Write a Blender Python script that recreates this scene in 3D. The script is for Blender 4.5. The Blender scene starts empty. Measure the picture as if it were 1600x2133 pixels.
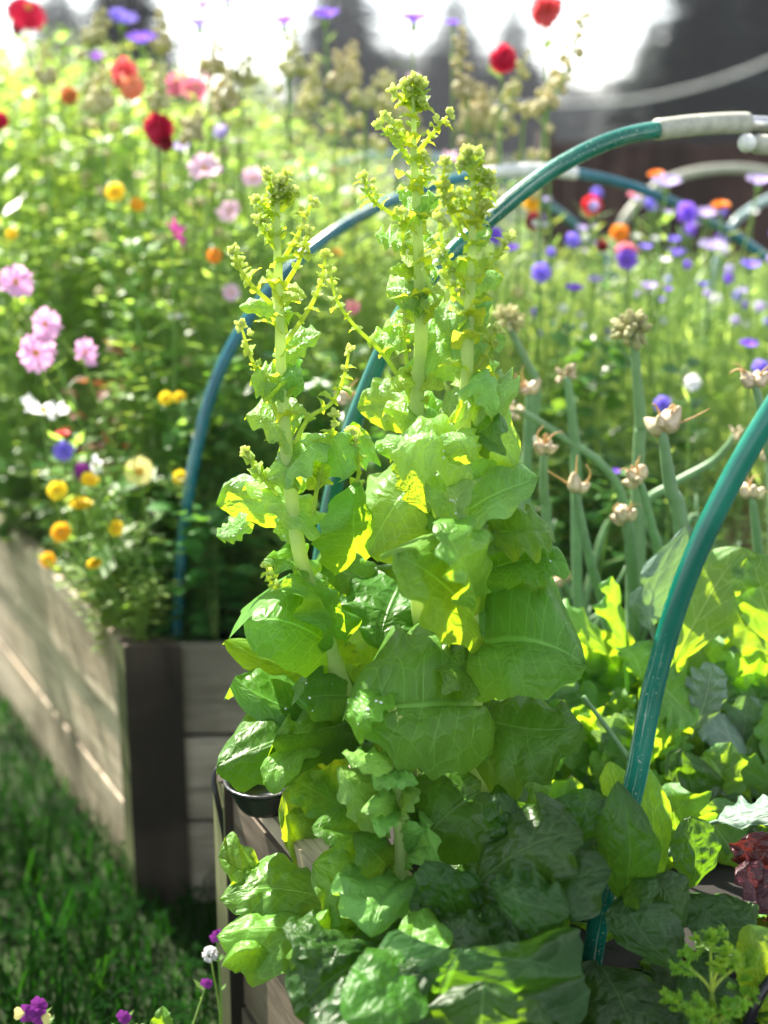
import bpy, math, random
import numpy as np
from mathutils import Vector, Matrix, Quaternion, noise

SC = bpy.context.scene
COL = SC.collection
R = math.radians

# ------------------------------------------------------------------ camera
PITCH = 14.8
CAMZ = 1.37
cam_d = bpy.data.cameras.new('camera')
cam = bpy.data.objects.new('camera', cam_d)
COL.objects.link(cam)
cam.location = (0, 0, CAMZ)
cam.rotation_euler = (R(90 - PITCH), 0, 0)
cam_d.sensor_fit = 'VERTICAL'
cam_d.sensor_height = 36.0
cam_d.sensor_width = 27.0
cam_d.lens = 50.0
cam_d.clip_start = 0.02
cam_d.clip_end = 600
cam_d.dof.use_dof = True
cam_d.dof.focus_distance = 1.70
cam_d.dof.aperture_fstop = 2.2
SC.camera = cam

# ------------------------------------------------------------------ light
SUN_EL, SUN_AZ = 48.0, -36.0          # azimuth measured from +Y, negative = left
world = bpy.data.worlds.new('World')
SC.world = world
world.use_nodes = True
wn = world.node_tree.nodes
wl = world.node_tree.links
bg = wn['Background']
sky = wn.new('ShaderNodeTexSky')
sky.sky_type = 'NISHITA'
sky.sun_disc = False
sky.sun_elevation = R(SUN_EL)
sky.sun_rotation = R(SUN_AZ)
sky.air_density = 1.0
sky.dust_density = 0.25
hs = wn.new('ShaderNodeHueSaturation')         # thin white overcast haze: a paler sky
hs.inputs['Saturation'].default_value = 0.35
wl.new(sky.outputs[0], hs.inputs['Color'])
wl.new(hs.outputs[0], bg.inputs[0])
bg.inputs[1].default_value = 0.095
sun_d = bpy.data.lights.new('sun', 'SUN')
sun_d.energy = 5.0
sun_d.angle = R(0.53)
sun_d.color = (1.0, 0.93, 0.80)
sun = bpy.data.objects.new('sun', sun_d)
COL.objects.link(sun)
sdir = Vector((math.sin(R(SUN_AZ)) * math.cos(R(SUN_EL)), math.cos(R(SUN_AZ)) * math.cos(R(SUN_EL)), math.sin(R(SUN_EL))))
sun.rotation_euler = sdir.to_track_quat('Z', 'Y').to_euler()
sun.location = sdir * 30

vs = SC.view_settings
vs.view_transform = 'Standard'
vs.look = 'None'
vs.gamma = 1.0
vs.exposure = 1.95
cy = SC.cycles
cy.max_bounces = 8
cy.diffuse_bounces = 4
cy.glossy_bounces = 3
cy.transmission_bounces = 6
cy.caustics_reflective = False
cy.caustics_refractive = False
cy.use_denoising = True
cy.sample_clamp_indirect = 6.0

# ------------------------------------------------------------------ helpers
_cp, _sp = math.cos(R(PITCH)), math.sin(R(PITCH))
FPX = 50.0 / 36.0 * 2133.0


def ray(px, py):
    u = (px - 800.0) / FPX
    w = -(py - 1066.5) / FPX
    return Vector((u, _cp + w * _sp, -_sp + w * _cp))


def P(px, py, Y):
    d = ray(px, py)
    return Vector((0, 0, CAMZ)) + d * (Y / d.y)


def PZ(px, py, z):
    d = ray(px, py)
    return Vector((0, 0, CAMZ)) + d * ((z - CAMZ) / d.z)


def on_plane(px, py, p0, dr):
    """pixel ray cut with the vertical plane through p0 that holds direction dr"""
    n = Vector((-dr[1], dr[0], 0))
    d = ray(px, py)
    o = Vector((0, 0, CAMZ))
    return o + d * ((Vector(p0) - o).dot(n) / d.dot(n))


def proj(p):
    d = Vector(p) - Vector((0, 0, CAMZ))
    f = d.y * _cp - d.z * _sp
    u = d.y * _sp + d.z * _cp
    return 800 + FPX * d.x / f, 1066.5 - FPX * u / f


def catmull(pts, sub=8):
    pts = [Vector(p) for p in pts]
    out = []
    n = len(pts)
    for i in range(n - 1):
        p0 = pts[i - 1] if i > 0 else pts[0] * 2 - pts[1]
        p1, p2 = pts[i], pts[i + 1]
        p3 = pts[i + 2] if i + 2 < n else pts[-1] * 2 - pts[-2]
        for k in range(sub):
            t = k / sub
            out.append(0.5 * (2 * p1 + (p2 - p0) * t + (2 * p0 - 5 * p1 + 4 * p2 - p3) * t * t + (3 * p1 - p0 - 3 * p2 + p3) * t ** 3))
    out.append(pts[-1])
    return out


class MB:
    def __init__(self):
        self.v, self.f, self.uv, self.mi = [], [], [], []

    def add(self, verts, faces, uvs=None, m=0):
        b = len(self.v)
        self.v.extend(verts)
        if uvs is None:
            uvs = [(0.5, 0.5)] * len(verts)
        self.uv.extend(uvs)
        for q in faces:
            self.f.append(tuple(i + b for i in q))
            self.mi.append(m)

    def grid(self, P2, uv2, m=0, flip=False):
        nu, nv = len(P2), len(P2[0])
        verts = [p for row in P2 for p in row]
        uvs = [p for row in uv2 for p in row]
        fs = []
        for i in range(nu - 1):
            for j in range(nv - 1):
                a = i * nv + j
                q = (a, a + 1, a + nv + 1, a + nv)
                fs.append(q[::-1] if flip else q)
        self.add(verts, fs, uvs, m)

    def tube(self, pts, rad, n=8, m=0, cap=True):
        pts = [Vector(p) for p in pts]
        k = len(pts)
        if not hasattr(rad, '__len__'):
            rad = [rad] * k
        elif len(rad) == 2:
            rad = [rad[0] + (rad[1] - rad[0]) * i / (k - 1) for i in range(k)]
        ref = None
        verts, uvs, fs = [], [], []
        ln = 0
        for i in range(k):
            t = (pts[min(i + 1, k - 1)] - pts[max(i - 1, 0)])
            if t.length < 1e-9:
                t = Vector((0, 0, 1))
            t.normalize()
            if ref is None:
                ref = t.orthogonal().normalized()
            ref = (ref - t * ref.dot(t))
            if ref.length < 1e-6:
                ref = t.orthogonal()
            ref.normalize()
            b = t.cross(ref)
            if i:
                ln += (pts[i] - pts[i - 1]).length
            for j in range(n):
                a = 2 * math.pi * j / n
                verts.append(pts[i] + (ref * math.cos(a) + b * math.sin(a)) * rad[i])
                uvs.append((j / n, ln))
        for i in range(k - 1):
            for j in range(n):
                a, c = i * n + j, i * n + (j + 1) % n
                fs.append((a, c, c + n, a + n))
        if cap:
            fs.append(tuple(range(n))[::-1])
            fs.append(tuple((k - 1) * n + j for j in range(n)))
        self.add(verts, fs, uvs, m)

    def ell(self, c, r, axis=(0, 0, 1), nu=8, nv=6, m=0, power=1.0, beak=0.0):
        """ellipsoid, r = (radius, half length) along axis; beak stretches the far end"""
        c = Vector(c)
        q = Vector((0, 0, 1)).rotation_difference(Vector(axis).normalized())
        verts, uvs, fs = [], [], []
        for i in range(nv + 1):
            th = math.pi * i / nv
            zz = -math.cos(th)
            rr = math.sin(th) ** power
            if beak and zz > 0:
                rr *= (1 - beak * zz)
                zz *= 1 + beak
            for j in range(nu):
                a = 2 * math.pi * j / nu
                verts.append(c + q @ Vector((rr * r[0] * math.cos(a), rr * r[0] * math.sin(a), zz * r[1])))
                uvs.append((j / nu, i / nv))
        for i in range(nv):
            for j in range(nu):
                a, b = i * nu + j, i * nu + (j + 1) % nu
                fs.append((a, b, b + nu, a + nu))
        self.add(verts, fs, uvs, m)

    def hexa(self, b4, t4, m=0):
        """box from four bottom and four top corners (counter-clockwise from above)"""
        verts = [Vector(p) for p in b4] + [Vector(p) for p in t4]
        self.add(verts, [(3, 2, 1, 0), (4, 5, 6, 7), (0, 1, 5, 4), (1, 2, 6, 5), (2, 3, 7, 6), (3, 0, 4, 7)],
                 [(0, 0), (1, 0), (1, 1), (0, 1)] * 2, m)

    def build(self, name, mats, parent=None, origin=None, smooth=True):
        me = self.mesh(name, mats, origin if origin is not None else (parent_world(parent) if parent else None), smooth)
        o = bpy.data.objects.new(name, me)
        COL.objects.link(o)
        if parent:
            o.parent = parent
        elif origin is not None:
            o.location = origin
        return o

    def mesh(self, name, mats, origin=None, smooth=True):
        me = bpy.data.meshes.new(name)
        v = self.v
        if origin is not None:
            oo = Vector(origin)
            v = [Vector(p) - oo for p in v]
        me.from_pydata([tuple(p) for p in v], [], self.f)
        if not isinstance(mats, (list, tuple)):
            mats = [mats]
        for mm in mats:
            me.materials.append(mm)
        n = len(me.polygons)
        me.polygons.foreach_set('use_smooth', [smooth] * n)
        if len(mats) > 1:
            me.polygons.foreach_set('material_index', self.mi)
        ul = me.uv_layers.new(name='UVMap')
        li = np.empty(len(me.loops), dtype=np.int32)
        me.loops.foreach_get('vertex_index', li)
        ua = np.array([tuple(u) for u in self.uv], dtype=np.float32)
        ul.data.foreach_set('uv', ua[li].ravel())
        me.update()
        return me


def parent_world(p):
    loc = Vector(p.location)
    while p.parent:
        p = p.parent
        loc += Vector(p.location)
    return loc


def tag(o, label, cat, group=None, kind=None):
    if label:
        o['label'] = label
    if cat:
        o['category'] = cat
    if group:
        o['group'] = group
    if kind:
        o['kind'] = kind
    return o


def thing(name, label, cat, loc=(0, 0, 0), group=None):
    o = bpy.data.objects.new(name, None)
    o.empty_display_size = 0.05
    COL.objects.link(o)
    o.location = loc
    return tag(o, label, cat, group)


def structure(o):
    o['kind'] = 'structure'
    return o


def copy_tree(o, parent=None):
    c = o.copy()
    COL.objects.link(c)
    c.parent = parent
    for ch in list(o.children):
        copy_tree(ch, c)
    return c


# ------------------------------------------------------------------ materials
class NT:
    def __init__(self, name):
        self.mat = bpy.data.materials.new(name)
        self.mat.use_nodes = True
        self.t = self.mat.node_tree
        self.t.nodes.clear()
        self.out = self.n('ShaderNodeOutputMaterial')

    def n(self, typ, **kw):
        nd = self.t.nodes.new(typ)
        for k, v in kw.items():
            setattr(nd, k, v)
        return nd

    def link(self, a, b):
        self.t.links.new(a, b)

    def set(self, sock, val):
        if hasattr(val, 'is_output') or isinstance(val, bpy.types.NodeSocket):
            self.link(val, sock)
        else:
            if sock.type == 'RGBA' and hasattr(val, '__len__') and len(val) == 3:
                val = (*val, 1)
            sock.default_value = val

    def math(self, op, a, b=0.0, c=None, clamp=False):
        nd = self.n('ShaderNodeMath', operation=op, use_clamp=clamp)
        self.set(nd.inputs[0], a)
        self.set(nd.inputs[1], b)
        if c is not None:
            self.set(nd.inputs[2], c)
        return nd.outputs[0]

    def mix(self, fac, a, b, blend='MIX'):
        nd = self.n('ShaderNodeMix', data_type='RGBA', blend_type=blend)
        self.set(nd.inputs[0], fac)
        self.set(nd.inputs[6], a)
        self.set(nd.inputs[7], b)
        return nd.outputs[2]

    def noise(self, vec, scale, detail=3.0, rough=0.55, out=0):
        nd = self.n('ShaderNodeTexNoise')
        if vec is not None:
            self.link(vec, nd.inputs['Vector'])
        nd.inputs['Scale'].default_value = scale
        nd.inputs['Detail'].default_value = detail
        nd.inputs['Roughness'].default_value = rough
        return nd.outputs[out]

    def ramp(self, fac, lo, hi):
        nd = self.n('ShaderNodeMapRange', interpolation_type='SMOOTHSTEP')
        self.set(nd.inputs[0], fac)
        nd.inputs[1].default_value = lo
        nd.inputs[2].default_value = hi
        return nd.outputs[0]

    def mapping(self, vec, scale=(1, 1, 1), rot=(0, 0, 0), loc=(0, 0, 0)):
        nd = self.n('ShaderNodeMapping')
        self.link(vec, nd.inputs[0])
        nd.inputs['Scale'].default_value = scale
        nd.inputs['Rotation'].default_value = rot
        if hasattr(loc, '__len__'):
            nd.inputs['Location'].default_value = loc
        else:
            self.link(loc, nd.inputs['Location'])
        return nd.outputs[0]

    def bump(self, height, strength=0.5, dist=0.002):
        nd = self.n('ShaderNodeBump')
        self.link(height, nd.inputs['Height'])
        nd.inputs['Strength'].default_value = strength
        nd.inputs['Distance'].default_value = dist
        return nd.outputs[0]

    def principled(self, color, rough=0.5, spec=0.5, normal=None, metal=0.0, coat=0.0):
        nd = self.n('ShaderNodeBsdfPrincipled')
        self.set(nd.inputs['Base Color'], color)
        self.set(nd.inputs['Roughness'], rough)
        nd.inputs['Specular IOR Level'].default_value = spec
        nd.inputs['Metallic'].default_value = metal
        nd.inputs['Coat Weight'].default_value = coat
        if normal is not None:
            self.link(normal, nd.inputs['Normal'])
        return nd.outputs[0]

    def done(self, shader):
        self.link(shader, self.out.inputs[0])
        return self.mat


def huevar(t, color, dh=0.03, dv=0.25):
    """vary a colour from one object to the next"""
    oi = t.n('ShaderNodeObjectInfo')
    hs = t.n('ShaderNodeHueSaturation')
    t.link(t.math('MULTIPLY_ADD', oi.outputs['Random'], dh, 0.5 - dh / 2), hs.inputs['Hue'])
    r2 = t.math('FRACT', t.math('MULTIPLY', oi.outputs['Random'], 7.31))
    t.link(t.math('MULTIPLY_ADD', r2, dv, 1 - dv / 2), hs.inputs['Value'])
    t.set(hs.inputs['Color'], color)
    return hs.outputs[0]


def leaf_mat(name, refl, trans, fac=0.5, rough=0.38, veincol=None, veinamt=0.8, nv=7, slope=1.9, net=9.0, dh=0.025, dv=0.25, spots=0.0, coat=0.0, bumpd=0.0032, spec=0.42):
    t = NT(name)
    uv = t.n('ShaderNodeUVMap').outputs[0]
    oi = t.n('ShaderNodeObjectInfo')
    sep = t.n('ShaderNodeSeparateXYZ')
    t.link(uv, sep.inputs[0])
    s = t.math('MULTIPLY', t.math('ABSOLUTE', t.math('SUBTRACT', sep.outputs[0], 0.5)), 2.0)
    v = sep.outputs[1]
    shift = t.math('MULTIPLY', oi.outputs['Random'], 13.0)
    co = t.mapping(uv, loc=shift)
    nz = t.noise(co, 3.0, 3.0)
    nzs = t.math('SUBTRACT', nz, 0.5)
    # midrib
    taper = t.math('MULTIPLY_ADD', v, -0.03, 0.045)
    mid = t.math('SUBTRACT', 1.0, t.ramp(t.math('DIVIDE', s, taper), 0.3, 1.0))
    # side veins
    ph = t.math('ADD', t.math('SUBTRACT', t.math('MULTIPLY', v, float(nv)), t.math('MULTIPLY', t.math('POWER', s, 0.85), slope)), t.math('MULTIPLY', nzs, 0.5))
    fr = t.math('ABSOLUTE', t.math('SUBTRACT', t.math('FRACT', ph), 0.5))
    side = t.math('MULTIPLY', t.ramp(fr, 0.462, 0.497), t.math('SUBTRACT', 1.0, t.ramp(s, 0.55, 0.98)))
    # net veins
    vo = t.n('ShaderNodeTexVoronoi', feature='DISTANCE_TO_EDGE', voronoi_dimensions='2D')
    dis = t.mix(0.12, co, t.noise(co, 6.0, 2.0, out=1))
    t.link(dis, vo.inputs['Vector'])
    vo.inputs['Scale'].default_value = net
    cell = vo.outputs['Distance']
    netm = t.math('SUBTRACT', 1.0, t.ramp(cell, 0.0, 0.055))
    vo2 = t.n('ShaderNodeTexVoronoi', feature='DISTANCE_TO_EDGE', voronoi_dimensions='2D')
    t.link(dis, vo2.inputs['Vector'])
    vo2.inputs['Scale'].default_value = net * 2.7
    net2 = t.math('MULTIPLY', t.math('SUBTRACT', 1.0, t.ramp(vo2.outputs['Distance'], 0.0, 0.08)), 0.25)
    vein = t.math('MAXIMUM', t.math('MAXIMUM', mid, t.math('MULTIPLY', side, 0.95)), t.math('MAXIMUM', t.math('MULTIPLY', netm, 0.4), net2))
    veinf = t.math('MULTIPLY', vein, veinamt)
    big = t.noise(co, 1.6, 4.0, 0.6)
    bigr = t.ramp(big, 0.3, 0.72)
    rc = t.mix(bigr, tuple(c * 0.72 for c in refl), tuple(min(1, c * 1.25) for c in refl))
    tc = t.mix(bigr, tuple(c * 0.85 for c in trans), tuple(min(1, c * 1.12) for c in trans))
    if veincol is None:
        veincol = tuple(min(1, c * 1.9 + 0.05) for c in refl)
    rc = t.mix(veinf, rc, veincol)
    tc = t.mix(t.math('MULTIPLY', veinf, 0.85), tc, tuple(min(1, c * 1.25 + 0.03) for c in trans))
    if spots:
        sp = t.ramp(t.noise(co, 7.0, 4.0, 0.7), 0.62, 0.72)
        sp = t.math('MULTIPLY', sp, spots)
        rc = t.mix(sp, rc, (0.22, 0.14, 0.05))
        tc = t.mix(sp, tc, (0.4, 0.28, 0.05))
    rc = huevar(t, rc, dh, dv)
    tc = huevar(t, tc, dh, dv * 0.6)
    h = t.math('ADD', t.math('MULTIPLY', t.ramp(cell, 0.0, 0.32), 0.5), t.math('MULTIPLY', t.noise(co, 40.0, 3.0), 0.35))
    h = t.math('SUBTRACT', h, t.math('MULTIPLY', mid, 0.8))
    bp = t.bump(h, 0.55, bumpd)
    rg = t.math('MULTIPLY_ADD', t.noise(co, 14.0, 3.0), 0.25, rough - 0.12)
    b = t.principled(rc, rg, spec, bp, coat=coat)
    tr = t.n('ShaderNodeBsdfTranslucent')
    t.link(tc, tr.inputs[0])
    t.link(bp, tr.inputs['Normal'])
    mx = t.n('ShaderNodeMixShader')
    mx.inputs[0].default_value = fac
    t.link(b, mx.inputs[1])
    t.link(tr.outputs[0], mx.inputs[2])
    return t.done(mx.outputs[0])


def soft_mat(name, refl, trans=None, fac=0.45, rough=0.5, dh=0.04, dv=0.4, spec=0.4):
    """small leaves, stems and petals"""
    t = NT(name)
    rc = huevar(t, refl, dh, dv)
    geo = t.n('ShaderNodeNewGeometry')
    pv = t.noise(geo.outputs['Position'], 40.0, 2.0)
    rc = t.mix(t.ramp(pv, 0.3, 0.7), rc, t.mix(0.35, rc, tuple(min(1, c * 1.6) for c in refl)))
    b = t.principled(rc, rough, spec)
    if trans is None:
        return t.done(b)
    tr = t.n('ShaderNodeBsdfTranslucent')
    t.link(huevar(t, trans, dh, dv * 0.6), tr.inputs[0])
    mx = t.n('ShaderNodeMixShader')
    mx.inputs[0].default_value = fac
    t.link(b, mx.inputs[1])
    t.link(tr.outputs[0], mx.inputs[2])
    return t.done(mx.outputs[0])


def wood_mat(name, c1, c2, along=(1, 14, 14), knots=True):
    t = NT(name)
    tc = t.n('ShaderNodeTexCoord')
    oi = t.n('ShaderNodeObjectInfo')
    co = t.mapping(tc.outputs['UV'], scale=along, loc=t.math('MULTIPLY', oi.outputs['Random'], 9.0))
    n1 = t.noise(co, 1.3, 6.0, 0.65)
    n2 = t.noise(co, 5.0, 4.0, 0.6)
    stain = t.noise(t.mapping(tc.outputs['UV'], scale=(2.2, 2.2, 1), loc=t.math('MULTIPLY', oi.outputs['Random'], 5.0)), 1.0, 4.0, 0.6)
    col = t.mix(t.ramp(n1, 0.3, 0.7), c1, c2)
    col = t.mix(t.math('MULTIPLY', t.ramp(n2, 0.5, 0.7), 0.75), col, tuple(c * 0.4 for c in c1))
    col = t.mix(t.math('MULTIPLY', t.ramp(stain, 0.46, 0.62), 0.8), col, tuple(c * 0.42 for c in c1))
    bp = t.bump(t.math('ADD', n1, t.math('MULTIPLY', n2, 0.5)), 0.6, 0.004)
    return t.done(t.principled(col, 0.8, 0.25, bp))


M = {}
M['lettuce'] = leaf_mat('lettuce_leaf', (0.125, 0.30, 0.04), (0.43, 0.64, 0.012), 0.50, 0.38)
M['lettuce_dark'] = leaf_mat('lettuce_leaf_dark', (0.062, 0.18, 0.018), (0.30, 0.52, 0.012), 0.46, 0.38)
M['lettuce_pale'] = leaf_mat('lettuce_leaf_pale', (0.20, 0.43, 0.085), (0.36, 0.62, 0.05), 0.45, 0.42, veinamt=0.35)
M['lettuce_sunlit'] = leaf_mat('lettuce_leaf_sunlit', (0.20, 0.41, 0.13), (0.58, 0.80, 0.015), 0.55, 0.34)  # upper leaves: same leaf made paler, the sun's glow put into its colour
M['romaine'] = leaf_mat('romaine_leaf', (0.14, 0.33, 0.045), (0.52, 0.72, 0.015), 0.5, 0.36, net=6.0, bumpd=0.003)
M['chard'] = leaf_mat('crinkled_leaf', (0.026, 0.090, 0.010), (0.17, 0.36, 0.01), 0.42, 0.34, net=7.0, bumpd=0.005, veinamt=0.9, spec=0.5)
M['kale'] = leaf_mat('kale_leaf', (0.12, 0.30, 0.075), (0.42, 0.68, 0.015), 0.50, 0.45, veincol=(0.42, 0.55, 0.26), nv=5, slope=1.5, net=5.0, veinamt=0.85)
M['kale_blue'] = leaf_mat('kale_leaf_blue', (0.16, 0.26, 0.2), (0.22, 0.38, 0.06), 0.3, 0.42, veincol=(0.42, 0.5, 0.4), nv=5, slope=1.5, net=5.0)
M['yellowed'] = leaf_mat('yellowed_leaf', (0.35, 0.26, 0.03), (0.6, 0.42, 0.02), 0.45, 0.5, nv=5, net=5.0, spots=0.9)
M['redleaf'] = leaf_mat('red_lettuce_leaf', (0.05, 0.010, 0.016), (0.20, 0.02, 0.015), 0.35, 0.3, veincol=(0.2, 0.05, 0.06), dh=0.02)
M['lettuce_stem'] = soft_mat('lettuce_stem', (0.46, 0.60, 0.24), (0.85, 0.95, 0.35), 0.5, 0.42, 0.01, 0.12)
M['shoot'] = soft_mat('lettuce_shoot', (0.42, 0.55, 0.15), (0.8, 0.88, 0.1), 0.58, 0.45, 0.01, 0.15)
M['bud'] = soft_mat('lettuce_bud', (0.58, 0.68, 0.28), (0.9, 0.95, 0.35), 0.6, 0.5, 0.01, 0.15)
M['bract'] = leaf_mat('lettuce_bract', (0.32, 0.50, 0.10), (0.76, 0.86, 0.04), 0.6, 0.4, veinamt=0.3)
M['fern'] = soft_mat('feathery_green', (0.20, 0.34, 0.09), (0.56, 0.74, 0.12), 0.6, 0.4, 0.05, 0.5, 0.5)
M['fern2'] = soft_mat('leafy_green', (0.16, 0.29, 0.075), (0.50, 0.70, 0.10), 0.55, 0.42, 0.05, 0.5, 0.4)
M['grey_green'] = soft_mat('grey_green', (0.20, 0.34, 0.11), (0.50, 0.70, 0.13), 0.55, 0.45, 0.04, 0.4)
M['dark_leaf'] = soft_mat('dark_low_leaf', (0.06, 0.17, 0.04), (0.22, 0.45, 0.04), 0.35, 0.35, 0.04, 0.4)
M['rust_leaf'] = soft_mat('rusty_leaf', (0.20, 0.06, 0.04), (0.4, 0.12, 0.05), 0.4, 0.5, 0.04, 0.4)
M['stem'] = soft_mat('plant_stem', (0.17, 0.29, 0.08), (0.4, 0.55, 0.1), 0.3, 0.5, 0.03, 0.3)
M['pod'] = soft_mat('dry_seed_pod', (0.48, 0.46, 0.24), (0.68, 0.64, 0.34), 0.35, 0.6, 0.05, 0.4)
M['onion'] = soft_mat('onion_stalk', (0.17, 0.30, 0.15), (0.22, 0.38, 0.10), 0.15, 0.42, 0.02, 0.2)
M['husk'] = soft_mat('dry_husk', (0.55, 0.40, 0.22), (0.7, 0.5, 0.2), 0.4, 0.6, 0.02, 0.3)


def bulbil_mat():
    t = NT('onion_bulbil')
    uv = t.n('ShaderNodeUVMap').outputs[0]
    st = t.noise(t.mapping(uv, scale=(26, 0.6, 1)), 1.0, 2.0)
    c = t.mix(t.ramp(st, 0.35, 0.7), (0.52, 0.42, 0.25), (0.30, 0.20, 0.11))
    c = t.mix(t.ramp(t.noise(uv, 3.0), 0.4, 0.7), c, (0.66, 0.52, 0.38))
    return t.done(t.principled(huevar(t, c, 0.03, 0.3), 0.32, 0.5, coat=0.2))


M['bulbil'] = bulbil_mat()
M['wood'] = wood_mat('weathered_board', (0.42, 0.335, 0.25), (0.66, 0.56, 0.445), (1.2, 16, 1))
M['wood_shade'] = wood_mat('shaded_end_board', (0.30, 0.26, 0.205), (0.46, 0.405, 0.335), (1.2, 14, 1))  # end boards: darker copy of the board wood, with shade in its colour
M['wood_side'] = wood_mat('shaded_side_board', (0.12, 0.095, 0.068), (0.20, 0.16, 0.12), (1.2, 14, 1))  # near bed's side boards: the wall's shade is mixed into this brown
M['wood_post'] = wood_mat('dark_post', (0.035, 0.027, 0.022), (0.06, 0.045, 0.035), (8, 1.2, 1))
M['wood_green'] = wood_mat('sunlit_mossy_face', (0.13, 0.145, 0.065), (0.21, 0.22, 0.11), (8, 1.2, 1))  # moss green, lightened to stand for sun on that side
M['fence'] = wood_mat('brown_fence_board', (0.05, 0.026, 0.022), (0.085, 0.048, 0.038), (10, 1, 1))


def hose_mat(name, c, scratch=(0.55, 0.62, 0.5)):
    t = NT(name)
    tc = t.n('ShaderNodeTexCoord')
    uv = tc.outputs['UV']
    lines = t.ramp(t.noise(t.mapping(uv, scale=(30, 4.5, 1)), 1.0, 4.0, 0.7), 0.57, 0.61)
    where = t.ramp(t.noise(t.mapping(uv, scale=(2.0, 2.5, 1)), 1.0, 2.0), 0.42, 0.55)
    dots = t.ramp(t.noise(tc.outputs['Object'], 300.0, 2.0, 0.5), 0.66, 0.70)
    sc_ = t.math('MAXIMUM', t.math('MULTIPLY', lines, where), t.math('MULTIPLY', dots, t.math('MULTIPLY', where, 0.8)))
    pale = t.noise(tc.outputs['Object'], 9.0, 4.0, 0.6)
    col = t.mix(t.ramp(pale, 0.35, 0.75), tuple(x * 0.75 for x in c), tuple(min(1, x * 1.3 + 0.01) for x in c))
    col = t.mix(t.math('MULTIPLY', sc_, 0.75), col, scratch)
    bp = t.bump(t.math('SUBTRACT', t.noise(t.mapping(uv, scale=(25, 6, 1)), 1.0, 3.0), sc_), 0.25, 0.001)
    rg = t.math('MULTIPLY_ADD', sc_, 0.4, 0.24)
    return t.done(t.principled(col, rg, 0.5, bp, coat=0.1))


M['teal'] = hose_mat('teal_hose', (0.0, 0.15, 0.105))
M['blue'] = hose_mat('blue_hose', (0.0, 0.125, 0.17))
M['pale_hose'] = hose_mat('whitish_hose', (0.30, 0.42, 0.42))  # pale hose; also paints the sunlight on top of the far blue hoop


def simple(name, c, rough=0.5, metal=0.0, spec=0.5, bump=0.0, scale=60):
    t = NT(name)
    tc = t.n('ShaderNodeTexCoord')
    nz = t.noise(tc.outputs['Object'], scale, 4.0)
    col = t.mix(t.ramp(nz, 0.3, 0.7), tuple(x * 0.8 for x in c), tuple(min(1, x * 1.15) for x in c))
    bp = t.bump(nz, bump, 0.002) if bump else None
    return t.done(t.principled(col, rough, spec, bp, metal))


M['coupler'] = simple('pale_grey_coupler', (0.42, 0.42, 0.34), 0.5)
M['pipe'] = simple('galvanised_pipe', (0.62, 0.62, 0.62), 0.32, 0.9)
M['white_plastic'] = simple('white_plastic', (0.75, 0.76, 0.72), 0.35)
M['black_plastic'] = simple('black_plastic', (0.012, 0.012, 0.016), 0.3)
M['soil'] = simple('soil', (0.007, 0.0045, 0.003), 0.9, bump=0.9, scale=50)
M['bark'] = simple('bark', (0.06, 0.045, 0.035), 0.9)
M['conifer'] = soft_mat('conifer_needles', (0.018, 0.028, 0.028), (0.02, 0.03, 0.02), 0.2, 0.6, 0.03, 0.5)
M['broad'] = soft_mat('broadleaf_crown', (0.05, 0.07, 0.04), (0.09, 0.13, 0.04), 0.3, 0.5, 0.03, 0.3)


def ground_mat():
    t = NT('grassy_ground')
    tc = t.n('ShaderNodeTexCoord')
    a = t.noise(tc.outputs['Object'], 6.0, 6.0, 0.7)
    b = t.noise(tc.outputs['Object'], 0.7, 3.0)
    c = t.mix(t.ramp(a, 0.3, 0.7), (0.010, 0.02, 0.007), (0.03, 0.055, 0.015))
    c = t.mix(t.math('MULTIPLY', t.ramp(b, 0.5, 0.75), 0.6), c, (0.09, 0.075, 0.045))
    return t.done(t.principled(c, 0.9, 0.2, t.bump(a, 0.8, 0.02)))


M['ground'] = ground_mat()
M['grass'] = soft_mat('grass_blades', (0.005, 0.028, 0.003), (0.02, 0.10, 0.004), 0.4, 0.9, 0.02, 0.3, 0.04)
PETAL = {
    'crimson': (0.60, 0.015, 0.06), 'coral': (0.80, 0.13, 0.13), 'salmon': (0.85, 0.35, 0.20), 'pink': (0.85, 0.28, 0.42),
    'pale_pink': (0.86, 0.56, 0.72), 'lilac_pink': (0.78, 0.42, 0.68), 'magenta': (0.60, 0.08, 0.35), 'violet': (0.34, 0.17, 0.80),
    'blue': (0.34, 0.25, 0.84), 'purple': (0.36, 0.12, 0.62), 'lilac': (0.60, 0.52, 0.82), 'white': (0.86, 0.86, 0.88),
    'yellow': (0.90, 0.66, 0.03), 'golden': (0.88, 0.50, 0.02), 'orange': (0.86, 0.30, 0.03), 'pale_yellow': (0.90, 0.80, 0.30),
    'dark_red': (0.28, 0.015, 0.03), 'rust': (0.55, 0.16, 0.05), 'scarlet': (0.78, 0.03, 0.05), 'deep_purple': (0.22, 0.02, 0.26)}
for k_, c_ in PETAL.items():
    M['p_' + k_] = soft_mat(k_ + '_petal', c_, tuple(min(1, x * 1.1 + 0.02) for x in c_), 0.45, 0.55, 0.012, 0.15, 0.25)
M['disc'] = simple('flower_disc', (0.62, 0.36, 0.03), 0.8)
M['disc_dark'] = simple('flower_disc_dark', (0.16, 0.05, 0.12), 0.8)
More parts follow.
